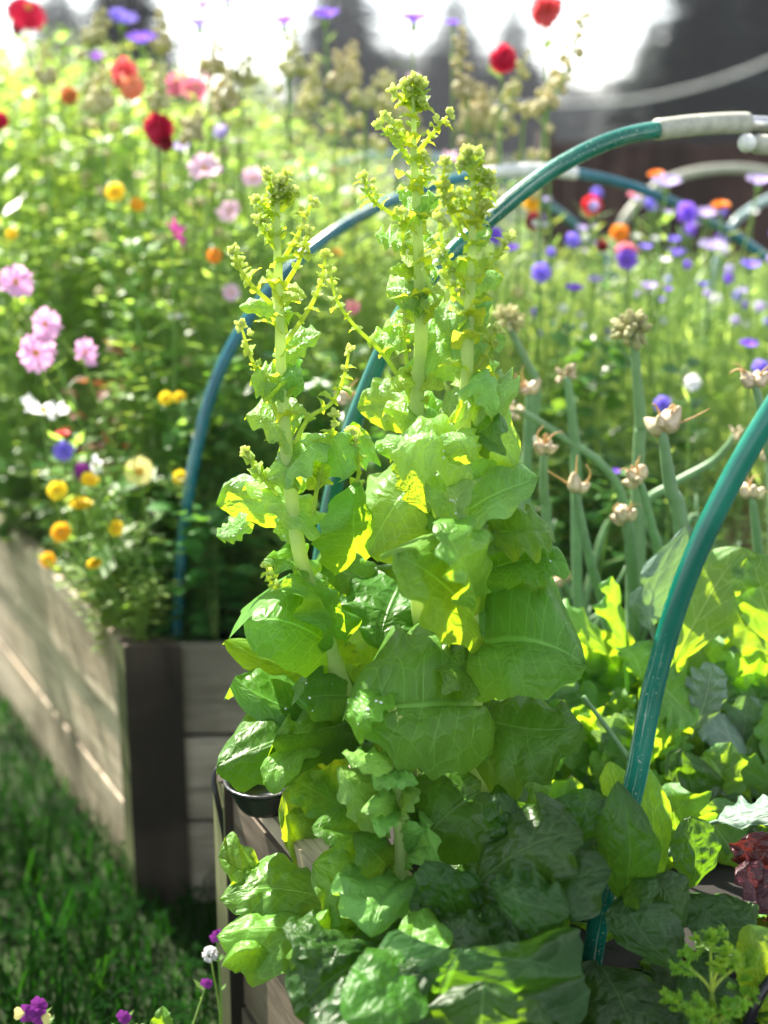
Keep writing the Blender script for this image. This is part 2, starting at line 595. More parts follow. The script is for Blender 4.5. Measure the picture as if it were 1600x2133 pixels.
# ------------------------------------------------------------------ setting
def build_ground():
    mb = MB()
    n = 40
    S = 260.0
    rows, uvs = [], []
    for i in range(n + 1):
        r, u = [], []
        for j in range(n + 1):
            a = (j / n * 2 - 1)
            b = (i / n * 2 - 1)
            x, y = S * a * abs(a) ** 1.5, S * b * abs(b) ** 1.5 + 4
            z = 0.02 * noise.noise(Vector((x, y, 0)) * 0.8) - 0.01
            r.append(Vector((x, y, z)))
            u.append((j / n, i / n))
        rows.append(r)
        uvs.append(u)
    mb.grid(rows, uvs)
    structure(mb.build('ground', M['ground']))


build_ground()

E = Vector((-0.466, 0.885, 0)).normalized()      # direction the beds run away from the camera
W = Vector((0.885, 0.466, 0)).normalized()       # across a bed
SOIL = 0.44


def board(mb, p, q, z0, z1, th, m=0, inward=None):
    """one upright board between ground points p and q"""
    p, q = Vector(p), Vector(q)
    d = (q - p).normalized()
    nrm = Vector((-d.y, d.x, 0)) * th if inward is None else Vector(inward) * th
    L = (q - p).length
    n = max(1, int(L / 0.5))
    for i in range(n):
        a, b = p.lerp(q, i / n), p.lerp(q, (i + 1) / n)
    a, b = p, q
    pts = [a, b, b + nrm, a + nrm]
    if (b - a).cross(nrm).z < 0:
        pts = pts[::-1]
    base = len(mb.v)
    mb.hexa([x + Vector((0, 0, z0)) for x in pts], [x + Vector((0, 0, z1)) for x in pts], m)
    for k in range(8):
        co = mb.v[base + k]
        mb.uv[base + k] = ((co - p).dot(d) + nrm.length * 0.2 * (k % 2), co.z + (co - p).dot(nrm) * 3)


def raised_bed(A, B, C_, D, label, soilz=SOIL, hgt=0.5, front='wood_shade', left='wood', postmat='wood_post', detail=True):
    """A near-left, B near-right, C far-right, D far-left ground corners"""
    A, B, C_, D = (Vector((p[0], p[1], 0)) for p in (A, B, C_, D))
    root = thing('raised_bed', label, 'garden bed', A)
    th = 0.036
    zs = [(0.0, 0.158), (0.166, 0.325), (0.334, hgt)]
    for k, (z0, z1) in enumerate(zs):
        for nm, p, q, mt in (('end_board', A, B, front), ('side_board', A, D, left), ('side_board', B, C_, left), ('end_board', D, C_, front)):
            mb = MB()
            cen = (A + B + C_ + D) / 4
            d = (q - p).normalized()
            nrm = Vector((-d.y, d.x, 0))
            if (cen - p).dot(nrm) < 0:
                nrm = -nrm
            ins = 0.004 * ((k * 7 + len(nm)) % 3)
            board(mb, p + d * 0.04 + nrm * ins, q - d * 0.04 + nrm * ins, z0, z1 - 0.003 * k, th, 0, nrm)
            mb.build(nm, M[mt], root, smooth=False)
    d1 = (D - A).normalized()
    d2 = (B - A).normalized()
    for c, sx, sy in ((A, 1, 1), (B, -1, 1), (C_, -1, -1), (D, 1, -1)):
        mb = MB()
        w = 0.10
        a = c - d2 * 0.012 * sx - d1 * 0.012 * sy
        wd = 0.05
        pts = [a, a + d2 * sx * w, a + d2 * sx * w + d1 * sy * wd, a + d1 * sy * wd]
        if (pts[1] - pts[0]).cross(pts[2] - pts[1]).z < 0:
            pts = pts[::-1]
        b0 = len(mb.v)
        mb.hexa([p - Vector((0, 0, 0.05)) for p in pts], [p + Vector((0, 0, hgt + 0.006)) for p in pts], 0)
        for k in range(8):
            co = mb.v[b0 + k] - c
            mb.uv[b0 + k] = (co.dot(d2) + co.dot(d1) * 0.7, co.z)
        # side faces of the post are mossy and paler, sunlight put into the colour
        mb.mi = [1 if abs(((Vector(mb.v[f[1]]) - Vector(mb.v[f[0]])).cross(Vector(mb.v[f[2]]) - Vector(mb.v[f[1]]))).normalized().dot(Vector((-d1.y, d1.x, 0)))) > 0.9 else 0 for f in mb.f]
        mb.build('corner_post', [M[postmat], M['wood_green']], root, smooth=False)
    mb = MB()
    n = 24
    rows, uvs = [], []
    ia, ib = A + (d1 + d2) * 0.02, B + (d1 - d2) * 0.02
    ic, id_ = C_ - (d1 + d2) * 0.02, D + (d2 - d1) * 0.02
    for i in range(n + 1):
        r, u = [], []
        for j in range(n + 1):
            p = ia.lerp(ib, j / n).lerp(id_.lerp(ic, j / n), i / n)
            p.z = soilz + 0.018 * noise.noise(p * 9)
            r.append(p.copy())
            u.append((j / n, i / n))
        rows.append(r)
        uvs.append(u)
    mb.grid(rows, uvs)
    mb.build('soil', M['soil'], root)
    return root


FA = Vector((-0.450, 2.36, 0))
FB = FA + Vector((1.52, 0.02, 0))
raised_bed(FA, FB, FB + E * 4.6, FA + E * 4.6, 'long weathered board bed full of tall flowers, its sunlit side running away at left')
NA = Vector((-0.225, 1.83, 0))
NW = 1.45
E2 = Vector((-0.42, 0.907, 0)).normalized()
W2 = Vector((0.907, 0.42, 0)).normalized()
# the near bed lies on this side of its far corner NA
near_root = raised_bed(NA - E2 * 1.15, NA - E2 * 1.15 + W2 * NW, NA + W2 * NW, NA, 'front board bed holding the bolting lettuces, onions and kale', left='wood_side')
# sunlit ledge board along the left side of the near bed
mb = MB()
la, lb = NA + W2 * 0.002 - E2 * 0.02, NA - E2 * 0.42 + W2 * 0.002
pts = [la, la + W2 * 0.10, lb + W2 * 0.10, lb]
if (pts[1] - pts[0]).cross(pts[2] - pts[1]).z < 0:
    pts = pts[::-1]
b0 = len(mb.v)
mb.hexa([p + Vector((0, 0, 0.503)) for p in pts], [p + Vector((0, 0, 0.528)) for p in pts])
for k in range(8):
    co = mb.v[b0 + k] - la
    mb.uv[b0 + k] = (co.dot(E2), co.dot(W2) * 2)
mb.build('ledge_board', M['wood'], near_root, smooth=False)
RA = FB + W * 0.40 + E * 0.15
raised_bed(RA, RA + W * 1.4, RA + W * 1.4 + E * 4.2, RA + E * 4.2, 'board bed of cornflowers beyond the onions, hidden among its flowers')

# ------------------------------------------------------------------ hoops
def hoop(name, label, px, p0, dr, rad, segs, group='irrigation hose hoops over the beds', extra=None, tail=None, parts=None):
    """px: pixels on the hoop's own upright plane; segs: [(from, to, part name, material, radius factor)] as fractions of length"""
    pts = [on_plane(x, y, p0, dr) for x, y in px]
    if extra:
        pts = list(extra) + pts
    if tail:
        pts = pts + list(tail(pts))
    d_ = Vector((dr[0], dr[1], 0)).normalized()
    if pts[0].z > SOIL + .03:
        pts = [Vector((pts[0].x - d_.x * .03, pts[0].y - d_.y * .03, SOIL - .03))] + pts
    if pts[-1].z > SOIL + .03:
        hh = pts[-1].z - SOIL
        pe = pts[-1]
        pts = pts + [pe + d_ * .06 * min(1, hh * 3) - Vector((0, 0, hh * .5)), pe + d_ * .08 * min(1, hh * 3) - Vector((0, 0, hh + .03))]
    cur = catmull(pts, 10)
    root = thing(name, label, 'garden hoop', (pts[0].x, pts[0].y, SOIL), group)
    L = [0.0]
    for a, b in zip(cur, cur[1:]):
        L.append(L[-1] + (b - a).length)
    for f0, f1, nm, mt, k in segs:
        sel = [c for c, l in zip(cur, L) if f0 * L[-1] - 1e-6 <= l <= f1 * L[-1] + 1e-6]
        mb = MB()
        mb.tube(sel, rad * k, 20 if rad > 0.012 else 10)
        mb.build(nm, M[mt], root)
    return root, cur, L


def mirror_leg(dr, width):
    """the leg of the hoop that comes down on the other side"""
    d = Vector((dr[0], dr[1], 0)).normalized()

    def f(pts):
        a = pts[0]
        out = []
        top = pts[-1]
        s0 = (top - a).dot(d)
        for p in reversed(pts):
            s = (p - a).dot(d)
            ns = width - s
            if ns > s0 + 0.05:
                q = p - d * s + d * ns
                out.append(Vector((q.x, q.y, p.z)))
        return out
    return f


h1p = Vector((0.245, 1.45, 0))
hoop('hose_hoop', 'scratched teal hose hoop standing among the front lettuces at right', [(1225, 2060), (1245, 1930), (1278, 1780), (1320, 1640), (1362, 1430), (1420, 1230), (1498, 1050), (1600, 868), (1700, 730), (1850, 590), (2020, 500), (2200, 470)],
     h1p, (1, 0), 0.0124, [(0, 1, 'hose', 'teal', 1)], tail=mirror_leg((1, 0), 1.0))
h2p = Vector((-0.115, 1.865, 0))
hoop('hose_hoop', 'teal hose hoop behind the tall lettuces with a grey coupler at its top', [(650, 1600), (648, 1430), (668, 1180), (700, 1000), (760, 820), (835, 660), (925, 545), (1040, 438), (1160, 348), (1290, 287), (1420, 264), (1545, 256), (1640, 262), (1760, 285)],
     h2p, W, 0.0124, [(0, 0.452, 'hose', 'teal', 1), (0.445, 0.508, 'coupler', 'coupler', 1.28), (0.50, 1, 'pipe', 'pipe', 0.86)], tail=mirror_leg(W, 1.42))
h3p = Vector((-0.385, 2.475, 0))
hoop('hose_hoop', 'blue hose hoop over the near end of the flower bed, white joint on top', [(364, 1370), (372, 1250), (385, 1090), (405, 960), (440, 820), (495, 700), (565, 600), (650, 518), (750, 450), (850, 405), (960, 372), (1090, 354), (1210, 363), (1330, 393), (1440, 440), (1580, 525), (1700, 640)],
     h3p, W, 0.0108, [(0, 0.435, 'hose', 'blue', 1), (0.43, 0.515, 'coupler', 'white_plastic', 1.2), (0.51, 1, 'hose', 'blue', 1)])
h4p = h3p + E * 0.9
hoop('hose_hoop', 'blurred pale blue hoop farther back among the flowers', [(520, 620), (545, 520), (590, 430), (650, 365), (760, 328), (850, 322), (960, 340), (1060, 380), (1140, 425), (1220, 490), (1290, 600)],
     h4p, W, 0.0108, [(0, 0.30, 'hose', 'blue', 1), (0.295, 0.52, 'hose', 'pale_hose', 1.0), (0.515, 1, 'hose', 'blue', 1)])  # pale stretch at the top: sunlight put into the hose colour
h5p = RA + E * 1.5 + W * 0.1
hoop('hose_hoop', 'pale hoop at right above the cornflowers', [(1255, 620), (1285, 490), (1330, 420), (1400, 372), (1490, 352), (1580, 355), (1680, 385), (1780, 450), (1850, 560)],
     h5p, W, 0.0108, [(0, 0.3, 'hose', 'pale_hose', 1), (0.295, 0.62, 'coupler', 'coupler', 1.2), (0.615, 1, 'hose', 'teal', 1)])
h6p = RA + E * 1.1 + W * 0.35
hoop('hose_hoop', 'pale hoop at the right edge, lower than the one beside it', [(1480, 620), (1515, 490), (1560, 438), (1630, 405), (1720, 400), (1810, 440), (1880, 560)],
     h6p, W, 0.0105, [(0, 1, 'hose', 'pale_hose', 1)])
# ball-ended white fitting hanging below the pipe of the teal hoop
pa = on_plane(1556, 298, h2p - E * 0.03, W)
pb = on_plane(1640, 306, h2p - E * 0.03, W)
rt = thing('pipe_fitting', 'white ball ended fitting tied under the silver pipe at right edge', 'pipe fitting', pa)
mb = MB(); mb.ell(pa, (0.014, 0.014), nu=14, nv=10); mb.build('ball', M['white_plastic'], rt)
mb = MB(); mb.tube([pa.lerp(pb, 0.12), pa.lerp(pb, 0.22), pa.lerp(pb, 0.24), pb], [0.009, 0.011, 0.015, 0.015], 14); mb.build('sleeve', M['coupler'], rt)
mb = MB(); pc = pa.lerp(pb, 0.75)
mb.tube([pc + Vector((0, 0, 0.04)), pc + Vector((0.003, 0, 0.0))], 0.003, 6); mb.build('tie', M['white_plastic'], rt)

# ------------------------------------------------------------------ things on the near bed's corner
def lathe(mb, c, prof, n=24, m=0):
    c = Vector(c)
    rows = [[c + Vector((r * math.cos(2 * math.pi * j / n), r * math.sin(2 * math.pi * j / n), z)) for j in range(n + 1)] for r, z in prof]
    mb.grid(rows, [[(j / n, i) for j in range(n + 1)] for i in range(len(prof))], m)


bc = PZ(552, 1682, 0.529)
bc.z = 0.529
rt = thing('bowl', 'shallow black plastic bowl on the sunlit ledge of the front bed', 'bowl', bc)
mb = MB()
lathe(mb, bc, [(0.0, 0.002), (0.03, 0.0), (0.036, 0.008), (0.046, 0.03), (0.05, 0.036), (0.053, 0.036), (0.053, 0.040), (0.047, 0.040), (0.043, 0.03), (0.033, 0.01), (0, 0.008)])
mb.build('bowl_body', M['black_plastic'], rt)
bc = Vector((-0.115, 2.12, 0.0))
rt = thing('bucket', 'black plastic bucket between the two beds behind the lettuce leaves', 'bucket', bc)
mb = MB()
lathe(mb, bc, [(0, 0.004), (0.075, 0.0), (0.083, 0.2), (0.09, 0.47), (0.097, 0.475), (0.098, 0.49), (0.09, 0.495), (0.084, 0.47), (0.07, 0.02), (0, 0.02)], 28)
mb.build('bucket_body', M['black_plastic'], rt)
mb = MB()
arc = [bc + Vector((-0.094 * math.cos(a), -0.03 * math.sin(a) - 0.03, 0.47 - 0.05 * math.sin(a))) for a in np.linspace(0, math.pi, 14)]
mb.tube(arc, 0.005, 8)
mb.build('handle', M['black_plastic'], rt)
# black stay of thin metal at the near bed's corner
mb = MB()
sa, sb = P(452, 1625, 1.83), P(470, 1625, 1.83)
mb.tube(catmull([P(478, 1900, 1.80), P(470, 1760, 1.80), P(452, 1660, 1.80), P(446, 1622, 1.81), P(458, 1598, 1.82), P(490, 1600, 1.84)], 8), 0.004, 8)
tag(mb.build('wire_stay', M['black_plastic']), 'thin black wire stay bent over the corner post of the front bed', 'wire')
mb = MB()
mb.tube(catmull([PZ(1545, 2170, 0.44), P(1575, 2090, 1.32), P(1612, 2035, 1.33), P(1680, 1990, 1.36), PZ(1760, 2010, 0.44)], 8), 0.006, 10)
tag(mb.build('irrigation_pipe', M['black_plastic']), 'thin black irrigation pipe crossing the bottom right corner', 'pipe')

# ------------------------------------------------------------------ far background
def build_far():
    # brown board fence
    y0 = 9.0
    rt = thing('board_fence', 'low dark brown board fence beyond the flower beds at right', 'fence', (1.1, y0, 0))
    mb = MB()
    x = 1.0
    rnd = random.Random(5)
    while x < 9:
        w = 0.145
        dz = rnd.uniform(-0.01, 0.01)
        pts = [Vector((x, y0 + 0.1 * (x - 1), 0)), Vector((x + w, y0 + 0.1 * (x - 1), 0)), Vector((x + w, y0 + 0.1 * (x - 1) + 0.025, 0)), Vector((x, y0 + 0.1 * (x - 1) + 0.025, 0))]
        b0 = len(mb.v)
        mb.hexa(pts, [p + Vector((0, 0, 1.33 + dz)) for p in pts])
        for k in range(8):
            mb.uv[b0 + k] = (mb.v[b0 + k].x, mb.v[b0 + k].z)
        x += w + 0.006
    mb.build('boards', M['fence'], rt, smooth=False)
    for k in range(5):
        mb = MB()
        xx = 1.0 + k * 1.8
        yy = y0 + 0.1 * (xx - 1) + 0.09
        mb.tube([(xx, yy, -0.05), (xx, yy, 1.4)], 0.045, 8)
        mb.build('post', M['fence'], rt)

    def conifer_mesh(seed, H, rad):
        rnd = random.Random(seed)
        tr = MB()
        tr.tube([(0, 0, -0.3), (0.05, 0, H * 0.5), (0, 0, H * 0.98)], [H * 0.02, H * 0.012, 0.01], 8)
        cr = MB()
        nl = 44
        for i in range(nl):
            f = i / nl
            z = H * (0.06 + 0.93 * f)
            L = rad * (1 - f) ** 0.85 * rnd.uniform(0.72, 1.12) + 0.05
            nb = 16 if f < 0.6 else 11
            for j in range(nb):
                a = 2 * math.pi * (j + rnd.random()) / nb
                ll = L * rnd.uniform(0.6, 1.15)
                d = Vector((math.cos(a), math.sin(a), 0))
                side = Vector((-d.y, d.x, 0))
                droop = rnd.uniform(0.2, 0.45)
                for k in range(6):
                    t0 = (k + 0.3) / 6
                    c = d * ll * t0 + Vector((0, 0, z - droop * ll * t0 * t0))
                    w = ll * 0.42 * (1.1 - t0) + 0.08
                    for sgn in (-1, 1):
                        tip = c + side * sgn * w * rnd.uniform(0.7, 1.2) + d * w * 0.7 - Vector((0, 0, w * rnd.uniform(0.2, 0.7)))
                        cr.add([c - d * ll * 0.07, c + d * ll * 0.1 + Vector((0, 0, 0.03)), tip], [(0, 1, 2)])
        return tr.mesh('trunk', M['bark']), cr.mesh('crown', M['conifer'], smooth=False)

    protos = [conifer_mesh(s, 10.0, r) for s, r in ((1, 2.4), (2, 2.9), (3, 2.0))]

    def tree(px, topy, Y, k, wide, label, group=None):
        base = P(px, 280, Y)
        top = P(px, topy, Y)
        H = top.z
        rt = thing('conifer_tree', label, 'tree', (base.x, base.y, 0), group)
        for nm, me in zip(('trunk', 'crown'), protos[k % 3]):
            o = bpy.data.objects.new(nm, me)
            COL.objects.link(o)
            o.parent = rt
        s = H / 10.0
        rt.scale = (s * wide, s * wide, s)
        rt.rotation_euler = (0, 0, px * 0.7)
        return rt

    tree(270, -300, 46, 0, 1.2, 'dark conifer at far left behind the purple cornflowers')
    tree(135, -60, 58, 1, 1.8, 'conifer at the far upper left corner behind red blooms')
    tree(-60, -160, 48, 2, 1.3, 'conifer cut by the left edge, dark behind the foliage')
    tree(712, -160, 96, 1, 1.7, 'broad hazy conifer behind the tall flowers at the middle of the skyline')
    tree(948, -40, 98, 2, 2.4, 'pointed conifer right behind the tallest lettuce tip')
    tree(1064, -10, 100, 0, 2.0, 'narrow conifer left of the pale gap of sky')
    tree(1440, -160, 40, 1, 1.7, 'big dark conifer left in the tall group at right')
    tree(1560, -380, 42, 0, 1.7, 'tallest dark conifer near the right edge')
    tree(1700, -420, 44, 2, 2.0, 'dark conifer cut by the right edge')
    tree(1350, 30, 47, 0, 2.2, 'shorter dark conifer on the left flank of the right group')
    rnd = random.Random(11)
    xs = list(np.linspace(-120, 1720, 56))
    lows = {}
    for i, x in enumerate(xs):
        ty = 125 + 40 * math.sin(x * 0.013) + rnd.uniform(-30, 25)
        if 1120 < x < 1320:
            ty = 165 + rnd.uniform(-25, 12)
        if 560 < x < 640 or 330 < x < 450:
            ty = 175
        tree(x, ty, rnd.uniform(112, 140), i, rnd.uniform(1.6, 2.3), 'far conifer in the low dark row of trees under the sky', 'low row of far conifers')
    # overhead cable
    mb = MB()
    Yc = 16.0
    pts = [P(1000, 222, Yc), P(1210, 215, Yc), P(1340, 205, Yc), P(1480, 172, Yc), P(1600, 128, Yc), P(1800, 40, Yc)]
    mb.tube(catmull(pts, 6), 0.016, 6)
    tag(mb.build('overhead_cable', M['white_plastic']), 'pale cable sagging in front of the dark conifers at right', 'cable')


build_far()


def haze():
    mb = MB()
    x, y0, y1, z0, z1 = 110.0, -12.0, 160.0, -1.2, 32.0
    pts = [Vector((-x, y0, 0)), Vector((x, y0, 0)), Vector((x, y1, 0)), Vector((-x, y1, 0))]
    mb.hexa([p + Vector((0, 0, z0)) for p in pts], [p + Vector((0, 0, z1)) for p in pts])
    t = NT('haze_air')
    v = t.n('ShaderNodeVolumePrincipled')
    v.inputs['Color'].default_value = (0.86, 0.91, 1.0, 1)
    v.inputs['Density'].default_value = HAZE
    v.inputs['Anisotropy'].default_value = 0.0
    t.link(v.outputs[0], t.out.inputs['Volume'])
    o = mb.build('haze', t.mat, smooth=False)
    tag(o, 'thin summer haze in the air toward the far conifers', 'haze', kind='stuff')


HAZE = 0.0007
haze()
# ------------------------------------------------------------------ leaves
def nz(p, s):
    return noise.noise(p * s)


def profile(kind, t):
    if kind == 'clasp':
        return (math.sin(math.pi * (0.13 + 0.87 * t) ** 0.92) ** 0.62) if t < 1 else 0.0
    if kind == 'spat':
        return max(0.0, (math.sin(math.pi * min(1, t) ** 1.35)) ** 0.55) * 0.97 + 0.10 * (1 - t)
    if kind == 'kale':
        if t < 0.16:
            return 0.05
        u = (t - 0.16) / 0.84
        return 0.05 + 0.97 * max(0.0, math.sin(math.pi * u ** 0.85)) ** 0.6
    return max(0.0, math.sin(math.pi * t)) ** 0.8          # ovate


def leaf_geo(mb, base, mid, tip, left, right, prof='clasp', bulge=0.13, ruf=0.06, rf=3.0, puck=0.06, p2=0.55, lob=0.0, ser=0.012, seed=0, nu=26, nh=8, roll=0.0, cells=7, m=0):
    base, mid, tip, left, right = (Vector(p) for p in (base, mid, tip, left, right))
    rnd = random.Random(seed)
    so = Vector((rnd.uniform(-50, 50), rnd.uniform(-50, 50), rnd.uniform(-50, 50)))
    C = mid * 2 - (base + tip) * 0.5
    VL, VR = left - mid, right - mid
    size = (VL.length + VR.length) * 0.5
    ph = [rnd.uniform(0, 6.28) for _ in range(4)]
    T0 = (tip - base).normalized()
    n0 = T0.cross(VR - VL).normalized()
    if n0.dot(Vector((0, -0.6, 0.8))) < 0:
        n0 = -n0
    L = (tip - base).length
    rows, uvs = [], []
    for i in range(nu + 1):
        t = i / nu
        c = base * (1 - t) ** 2 + C * 2 * t * (1 - t) + tip * t * t
        pf = profile(prof, t)
        row, ur = [], []
        for k in range(-nh, nh + 1):
            s = k / nh
            a = abs(s)
            V = VR if s > 0 else VL
            q = pf
            p_ = ph[0] if s > 0 else ph[1]
            e = 1.0
            if lob:
                lv = 0.5 + 0.5 * math.sin(2 * math.pi * 3.4 * t + p_ + 3.2 * nz(so + Vector((t * 3.5, 7 * (s > 0), 0)), 1.0))
                e -= lob * (1 - lv) ** 1.4 * a
                e -= lob * 0.6 * abs(nz(so + Vector((t * 17, 4 * (s > 0), 3)), 1.0)) * a * a
            e += ser * a * a * math.sin(t * 95 + p_) + 0.16 * a * nz(so + Vector((t * 5.5, 5 * (s > 0), 0)), 1.0) + 0.05 * a * a * nz(so + Vector((t * 17, 5 * (s > 0), 7)), 1.0)
            vl = V.length
            fwd = T0 * (0.10 * L * a * pf * (0.5 - t)) - T0 * (L * 0.24 * a * (1 - t) ** 3 if prof == 'clasp' else 0.0)
            p = c + V * (q * a * e) + fwd
            h = bulge * vl * (math.sin(math.pi * min(1, a * 1.02) ** 0.85) * 0.8 + 0.25 * a) * q
            r_ = ruf * vl * a ** 2.2 * (math.sin(2 * math.pi * rf * t + (ph[2] if s > 0 else ph[3])) + 0.8 * nz(so + Vector((t * rf * 1.7, 9 * (s > 0), 2)), 1.0)) * min(1, pf * 1.5)
            qz = so + Vector((s * pf * vl / max(size, 1e-4), t * L / max(size, 1e-4), 0))
            cell = abs(math.sin(math.pi * (cells * t - 1.9 * a ** 0.85))) - 0.5
            pk = puck * size * (nz(qz, 2.6) + p2 * nz(qz, 6.0) + 0.35 * cell * (1 - a) * 1.2)
            # a hard roll of the margin
            rl = roll * vl * max(0, a - 0.72) ** 2 * 8
            row.append(p + n0 * (h + r_ + pk * min(1, a * 4) - rl))
            ur.append((0.5 + 0.5 * s, t))
        rows.append(row)
        uvs.append(ur)
    mb.grid(rows, uvs, m)


_leafno = [0]
DS = [1.0]          # how far the traced leaves reach toward and away from the viewer


def PX(t, Y, off=0.0):
    return P(t[0], t[1], Y + t[2] * 0.01 * DS[0] + off)


def hero(root, Y, mat, b, m, t, l, r, name='leaf', petiole=None, **kw):
    _leafno[0] += 1
    mb = MB()
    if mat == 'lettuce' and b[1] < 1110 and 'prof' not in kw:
        mat = 'lettuce_sunlit'
    if mat in ('lettuce', 'lettuce_dark', 'lettuce_sunlit') and 'prof' not in kw:
        rr_ = random.Random(_leafno[0])
        kw.setdefault('p2', 0.28)
        kw.setdefault('puck', .085)
        kw.setdefault('bulge', rr_.uniform(.12, .28))
        kw.setdefault('ruf', rr_.uniform(.13, .24))
        kw.setdefault('roll', rr_.uniform(0, .5))
        kw.setdefault('rf', rr_.uniform(2.2, 4.2))
    DS[0] = {'lettuce': 1.5, 'lettuce_dark': 1.5, 'lettuce_pale': 1.5, 'lettuce_sunlit': 1.15}.get(mat, 1.0)
    if mat == 'lettuce_sunlit':       # these leave the stem sideways and to the back, so that the pale stem shows
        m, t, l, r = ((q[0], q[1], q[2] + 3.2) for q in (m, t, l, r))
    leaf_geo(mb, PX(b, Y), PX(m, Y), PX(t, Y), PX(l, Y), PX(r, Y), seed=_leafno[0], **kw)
    DS[0] = 1.0
    gr = list(mb.v)
    if petiole:
        mb.tube(catmull([PX(q, Y) for q in petiole] + [PX(b, Y), PX(b, Y).lerp(PX(m, Y), 0.35)], 6), [0.0042, 0.002], 8)
    o = mb.build(name, M[mat], root)
    if mat in ('lettuce', 'lettuce_sunlit', 'lettuce_dark') and 900 < b[1] < 1700 and _leafno[0] % 5 == 0 and len(gr) > 400:
        rd = random.Random(_leafno[0] * 3)
        cam_p = Vector((0, 0, CAMZ))
        row = len(gr) // (kw.get('nu', 26) + 1)
        for q in range(6):
            dm = MB()
            i = rd.randint(4, kw.get('nu', 26) - 5)
            j = rd.randint(2, row - 3)
            p0, p1, p2 = gr[i * row + j], gr[i * row + j + 1], gr[(i + 1) * row + j]
            nn = (p1 - p0).cross(p2 - p0).normalized()
            if nn.z < 0:
                nn = -nn
            r = rd.uniform(.0008, .0021)
            dm.ell(p0.lerp(p1, rd.random()) + nn * r * .25, (r, r * .6), nn, 8, 6)
            dm.build('dew_drop', M['water'], o)
    return o


def small_leaf(mb, base, d, up, L, w, seed, m=0, fold=0.35, nu=8, nh=3, prof='clasp'):
    d = Vector(d).normalized()
    side = d.cross(Vector(up))
    if side.length < 1e-4:
        side = d.orthogonal()
    side.normalize()
    n = side.cross(d)
    base = Vector(base)
    mid = base + d * L * 0.5 + n * L * 0.14
    tip = base + d * L - n * L * 0.12
    leaf_geo(mb, base, mid, tip, mid - side * w + n * w * fold, mid + side * w + n * w * fold, prof=prof, seed=seed, nu=nu, nh=nh, puck=0.05, ruf=0.14, m=m)


def bud_cluster(mb, c, axis, n, rad, rnd):
    axis = Vector(axis).normalized()
    for i in range(n):
        d = Vector((rnd.gauss(0, 1), rnd.gauss(0, 1), rnd.gauss(0, 1))).normalized()
        d = (d + axis * 0.75).normalized()
        p = c + d * rad * rnd.uniform(0.45, 1.0) + axis * rad * 0.2
        r = rnd.uniform(0.0019, 0.0029)
        mb.ell(p, (r, r * 1.35), d, 8, 6, beak=0.25)
        for k in range(3):
            a = d.orthogonal().normalized()
            a = Quaternion(d, k * 2.1 + rnd.random()) @ a
            q = p + a * r * 0.8
            mb.add([q - d * r * 0.9 + a.cross(d) * r * 0.5, q - d * r * 0.9 - a.cross(d) * r * 0.5, q + d * r * 0.9 + a * r * 0.45], [(0, 1, 2)])


def shoot(root, Y, pts, r0=0.0030, r1=0.0016, n=13, rad=0.0066, bract=5, bl=0.026):
    _leafno[0] += 1
    rnd = random.Random(_leafno[0] * 7 + 1)
    P3 = [P(p[0], p[1], Y + (p[2] * 0.01 if len(p) > 2 else -0.015 * i / len(pts))) for i, p in enumerate(pts)]
    cur = catmull(P3, 6)
    mb = MB()
    mb.tube(cur, [r0, r1], 8)
    sh = mb.build('flower_shoot', M['shoot'], root)
    ax = cur[-1] - cur[-3]
    if n:
        mb = MB()
        bud_cluster(mb, cur[-1], ax, n, rad, rnd)
        if len(cur) > 9:
            for f in (0.9, 0.8, 0.7):
                i = int(f * (len(cur) - 1))
                if rnd.random() < 0.75:
                    o = Vector((rnd.uniform(-1, 1), rnd.uniform(-1, 1), 0.6)).normalized()
                    bud_cluster(mb, cur[i] + o * 0.006, o, rnd.randint(2, 4), 0.0045, rnd)
        mb.build('bud_cluster', M['bud'], sh)
    if bract:
        mb = MB()
        for k in range(bract):
            f = 0.25 + 0.72 * (k + rnd.random() * 0.6) / bract
            i = min(len(cur) - 2, int(f * (len(cur) - 1)))
            tg = (cur[i + 1] - cur[i]).normalized()
            a = Quaternion(tg, rnd.uniform(0, 6.28)) @ tg.orthogonal().normalized()
            d = (a + tg * rnd.uniform(0.1, 0.6)).normalized()
            s = bl * rnd.uniform(0.55, 1.15) * (1.15 - 0.6 * f)
            small_leaf(mb, cur[i] - d * 0.001, d, tg + Vector((0, 0, 0.3)), s, s * 0.42, rnd.randint(0, 9999))
        mb.build('bract', M['bract'], sh)
    return sh


def stem(root, Y, pts, rad, mat='lettuce_stem', name='stem'):
    P3 = [P(p[0], p[1], Y - 0.012 + (p[2] * 0.01 if len(p) > 2 else 0)) for p in pts]
    cur = catmull(P3, 6)
    k = len(cur)
    rr = [(1.12 - .25 * i / k) * np.interp(i / (k - 1), np.linspace(0, 1, len(rad)), rad) * (1 + 0.05 * math.sin(i * 1.7)) for i in range(k)]
    mb = MB()
    mb.tube(cur, rr, 14)
    return mb.build(name, M[mat], root), cur


def stem_bracts(root, cur, f0, f1, n, L, seed):
    rnd = random.Random(seed)
    for k in range(n):
        f = f0 + (f1 - f0) * (k + rnd.random() * 0.5) / n
        i = min(len(cur) - 2, int(f * (len(cur) - 1)))
        tg = (cur[i + 1] - cur[i]).normalized()
        a = Quaternion(tg, k * 2.4 + rnd.uniform(-0.4, 0.4)) @ tg.orthogonal().normalized()
        d = (a + tg * rnd.uniform(0.2, 0.7)).normalized()
        s = L * rnd.uniform(0.7, 1.2) * (1 - 0.62 * (f - f0) / (f1 - f0))
        mb = MB()
        small_leaf(mb, cur[i], d, tg, s, s * 0.5, rnd.randint(0, 9999), nu=12, nh=5)
        mb.build('leaf', M['bract'], root)


